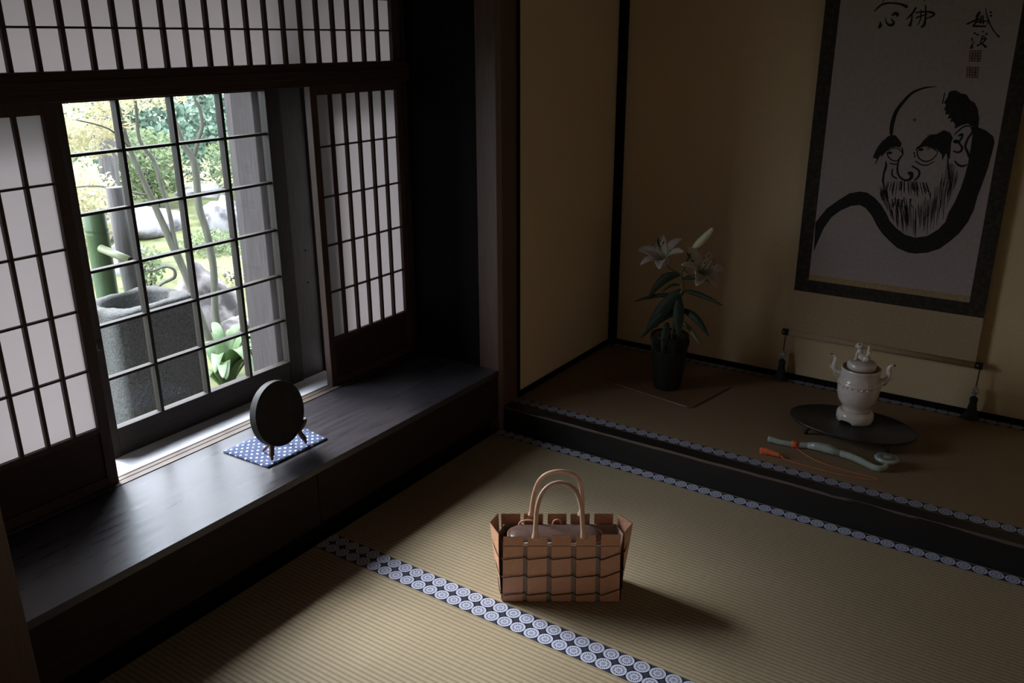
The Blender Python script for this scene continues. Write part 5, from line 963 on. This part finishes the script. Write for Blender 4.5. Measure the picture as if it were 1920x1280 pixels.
# ------------------------------------------------------------------ celadon sceptre
ru = thing('celadon_sceptre', 'pale celadon curved sceptre with orange tassel lying in front of the tray', 'sceptre', (1.18, 0.27, ZA+0.0015))
def Q(x, y, z): return (x-1.18, y-0.27, z)
G().tube(curve([Q(.986,.264,.012), Q(1.000,.264,.013), Q(1.035,.266,.011), Q(1.085,.276,.012), Q(1.125,.288,.015)], 4), [0.009, 0.0125, 0.0125, 0.012]+[0.0105]*13, 12, 0.75).build('handle', 'celadon', ru)
G().tube([Q(1.120,.287,.015), Q(1.150,.288,.017), Q(1.190,.284,.018), Q(1.232,.278,.018)], [0.0115, 0.0135, 0.0135, 0.0125], 12, 0.8).build('handle', 'celadon', ru)
G().tube([Q(1.130,.2905,.0245), Q(1.160,.2905,.0270), Q(1.195,.287,.0280), Q(1.225,.2825,.0275)], [0.006, 0.0085, 0.0085, 0.006], 8, 0.8).build('carved_panel', 'celadon_dark', ru)
G().tube(curve([Q(1.228,.279,.018), Q(1.265,.272,.019), Q(1.305,.262,.016), Q(1.345,.252,.010), Q(1.368,.254,.010), Q(1.380,.268,.014), Q(1.382,.285,.020)], 4), [0.0125]*9+[0.0115]*8+[0.010]*8, 12, 0.75).build('neck', 'celadon', ru)
G().lathe([(0.018, 0.0), (0.026, 0.002), (0.034, 0.010), (0.0365, 0.016), (0.034, 0.021), (0.030, 0.0205), (0.0, 0.022)], c=Q(1.375, .306, .012), n=40, sx=1.08, sy=0.92, cap1=False).build('head', 'celadon', ru)
G().lathe([(0.012, 0.0), (0.018, 0.0012), (0.020, 0.0008), (0.024, 0.0014), (0.026, 0.0)], c=Q(1.375, .306, .0335), n=32, sx=1.08, sy=0.92, cap0=False, cap1=False).build('carved_ring', 'celadon_dark', ru)
G().tube([Q(1.066,.2725,.012), Q(1.090,.2775,.0125)], 0.0122, 14, 0.78).build('silk_band', 'orange', ru)
pts = []
G().tube(curve([Q(1.066,.166,.004), Q(1.10,.156,.003), Q(1.17,.150,.003), Q(1.26,.150,.003), Q(1.34,.163,.003), Q(1.375,.180,.003), Q(1.36,.192,.003), Q(1.28,.190,.003), Q(1.18,.206,.003), Q(1.12,.238,.004), Q(1.088,.262,.006)], 5), 0.0012, 6).build('cord', 'orange', ru)
tas = G().tube(curve([Q(1.070,.166,.006), Q(1.056,.168,.009), Q(1.045,.169,.009), Q(1.020,.169,.010), Q(0.990,.166,.008)], 4), [0.003]*4+[0.0085]*3+[0.0075]*2+[0.010]*4+[0.013]*4, 14, 0.65).build('tassel', 'orange', ru)

# ------------------------------------------------------------------ garden outside the window
def rock(label, c, r, m, seed, group='garden rocks', rough=0.22, sub=4):
    bm = bmesh.new(); bmesh.ops.create_icosphere(bm, subdivisions=sub, radius=1.0)
    off = Vector((seed*7.3, seed*3.1, seed*1.7))
    for v in bm.verts:
        p = v.co.copy(); f = 1 + rough*noise.noise(p*1.3+off)*1.6 + rough*0.5*noise.noise(p*3.7+off) + 0.03*noise.noise(p*11+off)
        v.co = Vector((p.x*r[0]*f, p.y*r[1]*f, max(p.z*r[2]*f, -0.35*r[2])))
    me = bpy.data.meshes.new('garden_rock'); bm.to_mesh(me); bm.free()
    for p in me.polygons: p.use_smooth = True
    me.materials.append(M[m]); o = link('garden_rock', me); o.location = c
    tag(o, label, 'rock', group); return o
GZ = -0.45
n = 90; vs, fs = [], []
for i in range(n+1):
    for j in range(n+1):
        x = -14 + 13.39*i/n; y = -7 + 16.0*j/n
        z = GZ + 0.06*noise.noise(Vector((x*0.9, y*0.9, 0))) + 0.025*noise.noise(Vector((x*3.5, y*3.5, 5))) + 0.035*max(0, -x-4.0)
        if x > -1.9: z = GZ + 0.01*noise.noise(Vector((x*3, y*3, 0)))
        vs.append((x, y, z))
for i in range(n):
    for j in range(n): fs.append((i*(n+1)+j, i*(n+1)+j+1, (i+1)*(n+1)+j+1, (i+1)*(n+1)+j))
tag(G().add(vs, fs, True).build('ground', 'moss'), 'mossy yellow-green garden ground outside the window', 'ground', kind='structure')
g = G().box(3.75, 14, -9, 9, -0.6, -0.5)
tag(g.build('ground_right', 'rock_pale'), 'pale gravel outside the opposite wall', 'ground', kind='structure')
g = G().box(-0.61, 3.75, -4.78, 1.0, -0.50, -0.13)
tag(g.build('floor_base', 'black_wood'), 'foundation under the house', 'floor', kind='structure')

# stone basin: outer block lofted over the rim into an oval bowl
def superell(cx, cy, hx, hy, p, n, z, seed=0.0, amp=0.0):
    out = []
    for j in range(n):
        a = 2*PI*j/n; a = a - 0.20*math.sin(4*a); c_, s_ = math.cos(a), math.sin(a)
        r = (abs(c_)**p + abs(s_)**p)**(-1/p)
        k = 1 + amp*noise.noise(Vector((c_*2, s_*2, z*4+seed)))
        out.append((cx+hx*r*c_*k, cy+hy*r*s_*k, z + amp*0.25*noise.noise(Vector((c_*3, s_*3, seed+9)))))
    return out
rings = []
for z in [GZ-0.05+0.06*i for i in range(15)] + [0.44, 0.462]: rings.append(superell(0, 0, 0.150, 0.184, 16, 72, z-GZ, 1, 0.035))
rings.append(superell(0, 0, 0.146, 0.180, 14, 72, 0.474-GZ, 1, 0.035))
rings.append(superell(0, 0, 0.136, 0.170, 10, 72, 0.480-GZ, 1, 0.035))
rings.append(superell(-0.005, 0, 0.112, 0.146, 2.4, 72, 0.480-GZ, 2, 0.03))
rings.append(superell(-0.005, 0, 0.104, 0.138, 2.2, 72, 0.470-GZ, 2, 0.03))
rings.append(superell(-0.005, 0, 0.090, 0.124, 2, 72, 0.40-GZ, 2, 0.03))
rings.append(superell(-0.005, 0, 0.050, 0.070, 2, 72, 0.35-GZ, 2, 0.03))
ba = thing('stone_basin', 'square speckled granite water basin with an oval bowl close outside the window', 'basin', (-1.350, -0.622, GZ))
G().loft(rings).build('basin_block', 'granite', ba)
G().loft([superell(-0.005, 0, 0.098, 0.132, 2, 40, 0.425-GZ)], cap1=False).build('water_surface', 'water', ba)

bb = thing('bamboo_water_spout', 'thick green bamboo post with a pale slanting bamboo spout over the basin', 'water spout', (-1.655, -0.565, GZ))
g = G()
prof = [(0.045, 0.0)]
for k, zn in enumerate((0.10, 0.42, 0.86, 1.16)):
    prof += [(0.0450, zn-0.012), (0.0468, zn-0.004), (0.0438, zn), (0.0468, zn+0.004), (0.0450, zn+0.014)]
prof += [(0.0450, 1.238), (0.044, 1.240), (0.038, 1.240), (0.038, 1.20), (0.0, 1.20)]
g.lathe(prof, n=40, cap1=False); g.build('bamboo_culm', 'bamboo', bb)
def BL(x, y, z): return (x+1.655, y+0.553, z-GZ)
G().tube([BL(-1.61,-.575,.648), BL(-1.44,-.556,.614)], 0.0165, 16).build('spout', 'bamboo_pale', bb)
G().tube([BL(-1.4405,-.5560,.6141), BL(-1.4385,-.5557,.6137)], 0.0125, 16).build('spout_mouth_shade', 'black_wood', bb)  # dark disc stands in for the shade inside the hollow end

gp = G().tube([(0.10, 0, 0.0), (0.055, 0, 0.35), (0.03, 0.0, 0.72), (0.005, 0, 1.0), (0, 0, 1.28)], [0.055, 0.045, 0.040, 0.038, 0.037], 14)
o = gp.build('wooden_post', 'bark_dark'); o.location = (-1.955, -0.275, GZ)
tag(o, 'leaning weathered wooden post behind the green bamboo', 'post')

def trunk(parent, pts, off, m='bark', name='trunk'):
    P = curve(pts, 4)
    return G().tube([(p[0]-off[0], p[1]-off[1], p[2]-off[2]) for p in P], [p[3] for p in P], 10).build(name, m, parent)
def leaves(name, m, parent, centers, count, size, off=(0,0,0), flat=0.6, seed=1, jit=0.35, kind='stuff'):
    """many small pointed leaves scattered through soft ellipsoids (cx,cy,cz,rx,ry,rz)"""
    rnd = random.Random(seed); vs, fs = [], []
    vol = [c[3]*c[4]*c[5] for c in centers]; tot = sum(vol)
    for c, v_ in zip(centers, vol):
        for k in range(int(count*v_/tot)):
            while True:
                p = Vector((rnd.uniform(-1,1), rnd.uniform(-1,1), rnd.uniform(-1,1)))
                if 0.15 < p.length < 1: break
            ctr = Vector((c[0]+p.x*c[3]-off[0], c[1]+p.y*c[4]-off[1], c[2]+p.z*c[5]-off[2]))
            s = size*rnd.uniform(1-jit, 1+jit)
            nrm = Vector((rnd.uniform(-1,1)+0.5, rnd.uniform(-1,1)-0.3, rnd.uniform(0.2,1.4))).normalized()
            d = nrm.cross(Vector((rnd.uniform(-1,1), rnd.uniform(-1,1), rnd.uniform(-1,1)))).normalized(); e = nrm.cross(d)
            w_ = s*flat*0.5; o = len(vs)
            vs += [tuple(ctr-d*s*0.5), tuple(ctr+e*w_-nrm*s*0.06), tuple(ctr+d*s*0.5-nrm*s*0.12), tuple(ctr-e*w_-nrm*s*0.06)]
            fs.append((o, o+1, o+2, o+3))
    o = G().add(vs, fs, True).build(name, m, parent)
    if kind: o['kind'] = kind
    return o
A1 = [(-2.956,0.865,-0.488,0.0248),(-2.986,0.824,-0.255,0.0245),(-3.017,0.782,0.006,0.0224),(-3.05,0.736,0.207,0.0222),(-3.069,0.71,0.331,0.0221),(-3.094,0.675,0.487,0.0202),(-3.124,0.632,0.673,0.0165),(-3.153,0.593,0.87,0.0146),(-3.162,0.58,1.013,0.0127),(-3.17,0.568,1.184,0.0109),(-3.175,0.563,1.5,0.0091)]
A2 = [(-2.963,0.856,-0.41,0.0152),(-3.001,0.803,-0.105,0.015),(-3.021,0.775,0.079,0.0149),(-3.039,0.75,0.223,0.0148),(-3.046,0.74,0.431,0.0147),(-3.064,0.716,0.635,0.0146),(-3.076,0.7,0.767,0.0128),(-3.112,0.649,0.893,0.0109),(-3.109,0.653,1.089,0.0091),(-3.105,0.659,1.443,0.0073)]
B1 = [(-2.715,0.777,-0.488,0.0239),(-2.729,0.758,-0.193,0.0235),(-2.717,0.774,0.121,0.0232),(-2.726,0.762,0.354,0.023),(-2.74,0.742,0.495,0.0229),(-2.738,0.746,0.69,0.0228),(-2.741,0.741,0.792,0.0227),(-2.766,0.708,0.876,0.0174),(-2.779,0.69,0.961,0.0157),(-2.794,0.671,1.099,0.0139),(-2.817,0.639,1.45,0.0122)]
B2 = [(-2.74,0.743,0.792,0.014),(-2.716,0.776,0.904,0.0122),(-2.697,0.801,0.987,0.0122),(-2.699,0.799,1.095,0.0104),(-2.712,0.781,1.162,0.0087),(-2.711,0.783,1.4,0.0069)]
C1 = [(-6.942,2.698,-0.462,0.12),(-6.923,2.731,0.107,0.1019),(-6.911,2.752,0.384,0.0952),(-6.905,2.762,0.712,0.0949),(-6.898,2.774,1.3,0.0885),(-6.88,2.78,2.2,0.08)]
tr = thing('maple_tree', 'slender maple with two thin stems crossing the middle window panes', 'tree', (-2.96, 0.86, GZ))
trunk(tr, A1, (-2.96, 0.86, GZ)); trunk(tr, A2, (-2.96, 0.86, GZ))
for pts in ([(-3.10,.66,.55),(-3.3,.45,.62),(-3.6,.35,.60),(-3.9,.35,.66)], [(-3.13,.62,.72),(-3.3,.62,.86),(-3.6,.75,.92)], [(-3.15,.60,.85),(-3.05,.42,.98),(-3.0,.2,1.05)]):
    G().tube([(x+2.96, y-0.86, z-GZ) for x, y, z in curve(pts, 4)], [0.008-0.006*i/12 for i in range(len(curve(pts, 4)))], 6).build('branch', 'bark', tr)
leaves('foliage', 'leaf_maple', tr, [(-3.5,.45,1.00,.45,.35,.16), (-3.3,.75,1.15,.4,.35,.10), (-3.7,.50,.80,.40,.28,.06), (-3.4,.40,.95,.3,.3,.06)], 2500, 0.050, (-2.96, 0.86, GZ), 0.30, 3)
tr = thing('garden_tree', 'single forked grey trunk in front of the camellia hedge', 'tree', (-2.72, 0.77, GZ))
trunk(tr, B1, (-2.72, 0.77, GZ)); trunk(tr, B2, (-2.72, 0.77, GZ), name='branch')
leaves('foliage', 'leaf_maple', tr, [(-2.9,.80,1.35,.5,.5,.16), (-3.0,.95,.72,.22,.18,.03), (-3.4,1.25,.55,.3,.2,.05)], 1100, 0.050, (-2.72, 0.77, GZ), 0.30, 5)
tr = thing('old_tree', 'thick dark old trunk at the back left of the garden', 'tree', (-6.94, 2.70, GZ))
trunk(tr, C1, (-6.94, 2.70, GZ), 'bark_dark')
db = thing('gnarled_branch', 'low crooked dead branch on the moss behind the basin', 'branch', (-2.92, 0.52, GZ))
dp = [(-2.95,.47,-.47,.010),(-2.942,.493,-.20,.009),(-2.942,.493,-.038,.009),(-2.925,.522,.027,.0108),(-2.893,.572,.055,.0144),(-2.876,.601,.075,.0162),(-2.876,.601,.119,.0125),(-2.901,.561,.142,.0107),(-2.942,.493,.123,.009),(-2.958,.468,.137,.0072)]
dp = [(a_, b_, c_, d_*0.7) for a_, b_, c_, d_ in dp]
trunk(db, dp, (-2.92, .52, GZ), 'bark_dark')

rock('large pinkish-grey upright rock behind the two nearest trunks', (-3.35, 1.14, -0.44), (0.22, 0.24, 0.37), 'rock_pink', 2)
rock('pale rounded rock beside the bamboo spout in the middle distance', (-5.1, 1.62, -0.46), (0.22, 0.22, 0.26), 'rock_pale', 5)
rock('tall white boulder left of the grey outer post', (-5.35, 2.95, -0.38), (0.22, 0.20, 0.36), 'rock_pale', 7)
rock('squat white boulder just right of the tall white boulder', (-5.15, 3.42, -0.40), (0.22, 0.17, 0.32), 'rock_pale', 8)
rock('small pale stone before the white boulders', (-4.6, 3.0, -0.42), (0.18, 0.15, 0.13), 'rock_pale', 9)
rock('long flat pale stone at the back under the old trunk', (-6.2, 2.55, -0.33), (0.30, 0.42, 0.20), 'rock_pale', 11)
rock('pale stone between old trunk and maple stems', (-5.95, 3.42, -0.35), (0.30, 0.30, 0.18), 'rock_pale', 12)
rock('grey mossy stone beside the crooked dead branch', (-3.55, 0.70, -0.36), (0.22, 0.24, 0.20), 'rock_pink', 13)
rock('low pale stone at the far left by the bamboo', (-5.1, 0.95, -0.40), (0.25, 0.3, 0.18), 'rock_pale', 14)
rock('broad flat white stone beyond the forked trunk', (-7.3, 4.25, -0.33), (0.5, 0.40, 0.14), 'rock_pale', 15)
rock('small white rock at the foot of the hedge on the right', (-5.35, 4.0, -0.38), (0.30, 0.25, 0.22), 'rock_pale', 16)
rock('small pinkish stone at the foot of the forked trunk', (-2.85, 1.02, -0.43), (0.12, 0.14, 0.12), 'rock_pink', 17)

def bush(label, c, m, cl, count, size, seed, name='garden_shrub', cat='shrub', flat=0.5):
    t = thing(name, label, cat, c, group='garden shrubs')
    leaves('foliage', m, t, cl, count, size, c, flat, seed)
    g = G()
    rnd = random.Random(seed)
    for k in range(4):
        x, y = cl[0][0]-c[0]+rnd.uniform(-.1,.1), cl[0][1]-c[1]+rnd.uniform(-.1,.1)
        g.tube([(x*.3, y*.3, -0.05), (x, y, (cl[0][2]-c[2])*1.2)], 0.012, 6)
    g.build('stem', 'bark_dark', t); return t
bush('tall camellia hedge with glossy bluish leaves at the back right', (-8.2, 5.0, GZ), 'leaf_camellia', [(-8.3,5.0,.6,.8,1.6,1.15), (-8.5,6.6,.5,.8,1.2,1.1), (-8.6,3.75,.75,.6,.72,.85)], 15000, 0.105, 21, 'camellia_hedge', 'hedge')
bush('light green bushy hedge at the back left behind the old trunk', (-9.0, 1.4, GZ), 'leaf_green', [(-9.0,1.4,.5,.8,1.2,1.0), (-8.8,-.2,.4,.8,1.0,1.0), (-9.0,2.3,.5,.7,.7,1.0)], 12000, 0.075, 22, 'green_hedge', 'hedge')
bush('bright green fluffy shrub in front of the camellia hedge', (-7.1, 3.35, GZ), 'leaf_green', [(-7.1,3.30,.15,.40,.42,.42)], 2600, 0.055, 23)
bush('yellow-green shrub right of the forked trunk before the hedge', (-6.2, 4.15, GZ), 'leaf_green', [(-6.6,4.35,.10,.5,.55,.40), (-6.2,4.0,-.1,.35,.35,.25)], 3200, 0.055, 24)
bush('yellow-leaved low shrub at the far left behind the bamboo', (-5.8, 1.55, GZ), 'leaf_maple', [(-6.0,1.75,.05,.5,.45,.42), (-6.3,1.9,.10,.4,.35,.30)], 3200, 0.05, 25)
bush('low mossy shrub between pale rocks in the middle of the garden', (-4.9, 2.2, GZ), 'leaf_green', [(-5.0,2.50,-.36,.38,.30,.14)], 1500, 0.035, 26)
bush('low yellow-green shrub behind the pinkish rock', (-4.2, 2.0, GZ), 'leaf_maple', [(-4.1,1.95,-.40,.45,.45,.13)], 1600, 0.032, 27)
bush('low green shrub right of the pinkish rock by the outer post', (-3.2, 1.95, GZ), 'leaf_green', [(-3.2,1.98,-.36,.38,.30,.16)], 1500, 0.035, 28)
bush('small seedling shrub beside the pale rounded rock', (-4.45, 1.40, GZ), 'leaf_green', [(-4.45,1.40,-.24,.18,.16,.18)], 500, 0.045, 29)
bush('moss mound behind the basin', (-4.3, 0.45, GZ), 'leaf_maple', [(-4.3,.45,-.40,.45,.4,.08)], 1500, 0.026, 30, 'moss_mound', 'moss')

ho = thing('broad_leaved_plant', 'plant with broad arching green leaves beside the basin foot', 'plant', (-2.20, 0.38, GZ))
def broad(base, mid, tip, wid):
    P = curve([base, mid, tip], 7); n = len(P); vs, fs = [], []
    for i, p in enumerate(P):
        u = i/(n-1); p = Vector(p)
        d = (Vector(P[min(i+1, n-1)])-Vector(P[max(i-1, 0)])).normalized()
        s = d.cross(Vector((0, 0, 1))); s = s.normalized() if s.length > 1e-3 else Vector((1, 0, 0))
        w_ = wid*0.5*max(0.02, math.sin(PI*min(1, u*0.9+0.1))**0.8); up = s.cross(d)
        vs += [tuple(p-s*w_+up*w_*0.35), tuple(p), tuple(p+s*w_+up*w_*0.35)]
    for i in range(n-1):
        for k in (0, 1): fs.append((i*3+k, i*3+k+1, (i+1)*3+k+1, (i+1)*3+k))
    o = G().add(vs, fs, True).build('leaf', 'leaf_hosta', ho)
    s_ = o.modifiers.new('t', 'SOLIDIFY'); s_.thickness = 0.001
_r = random.Random(8)
for k in range(20):
    a = -70 + 220*k/19 + _r.uniform(-14, 14)
    r1, h1, w_ = _r.uniform(.12, .22), _r.uniform(.18, .30), _r.uniform(.060, .085)
    r2, h2 = r1*_r.uniform(2.2, 2.9), h1*_r.uniform(.65, 1.12)
    c_, s_ = math.cos(math.radians(a)), math.sin(math.radians(a))
    broad((0.02*c_, 0.02*s_, 0.0), (r1*c_, r1*s_, h1), (r2*c_, r2*s_, h2), w_)
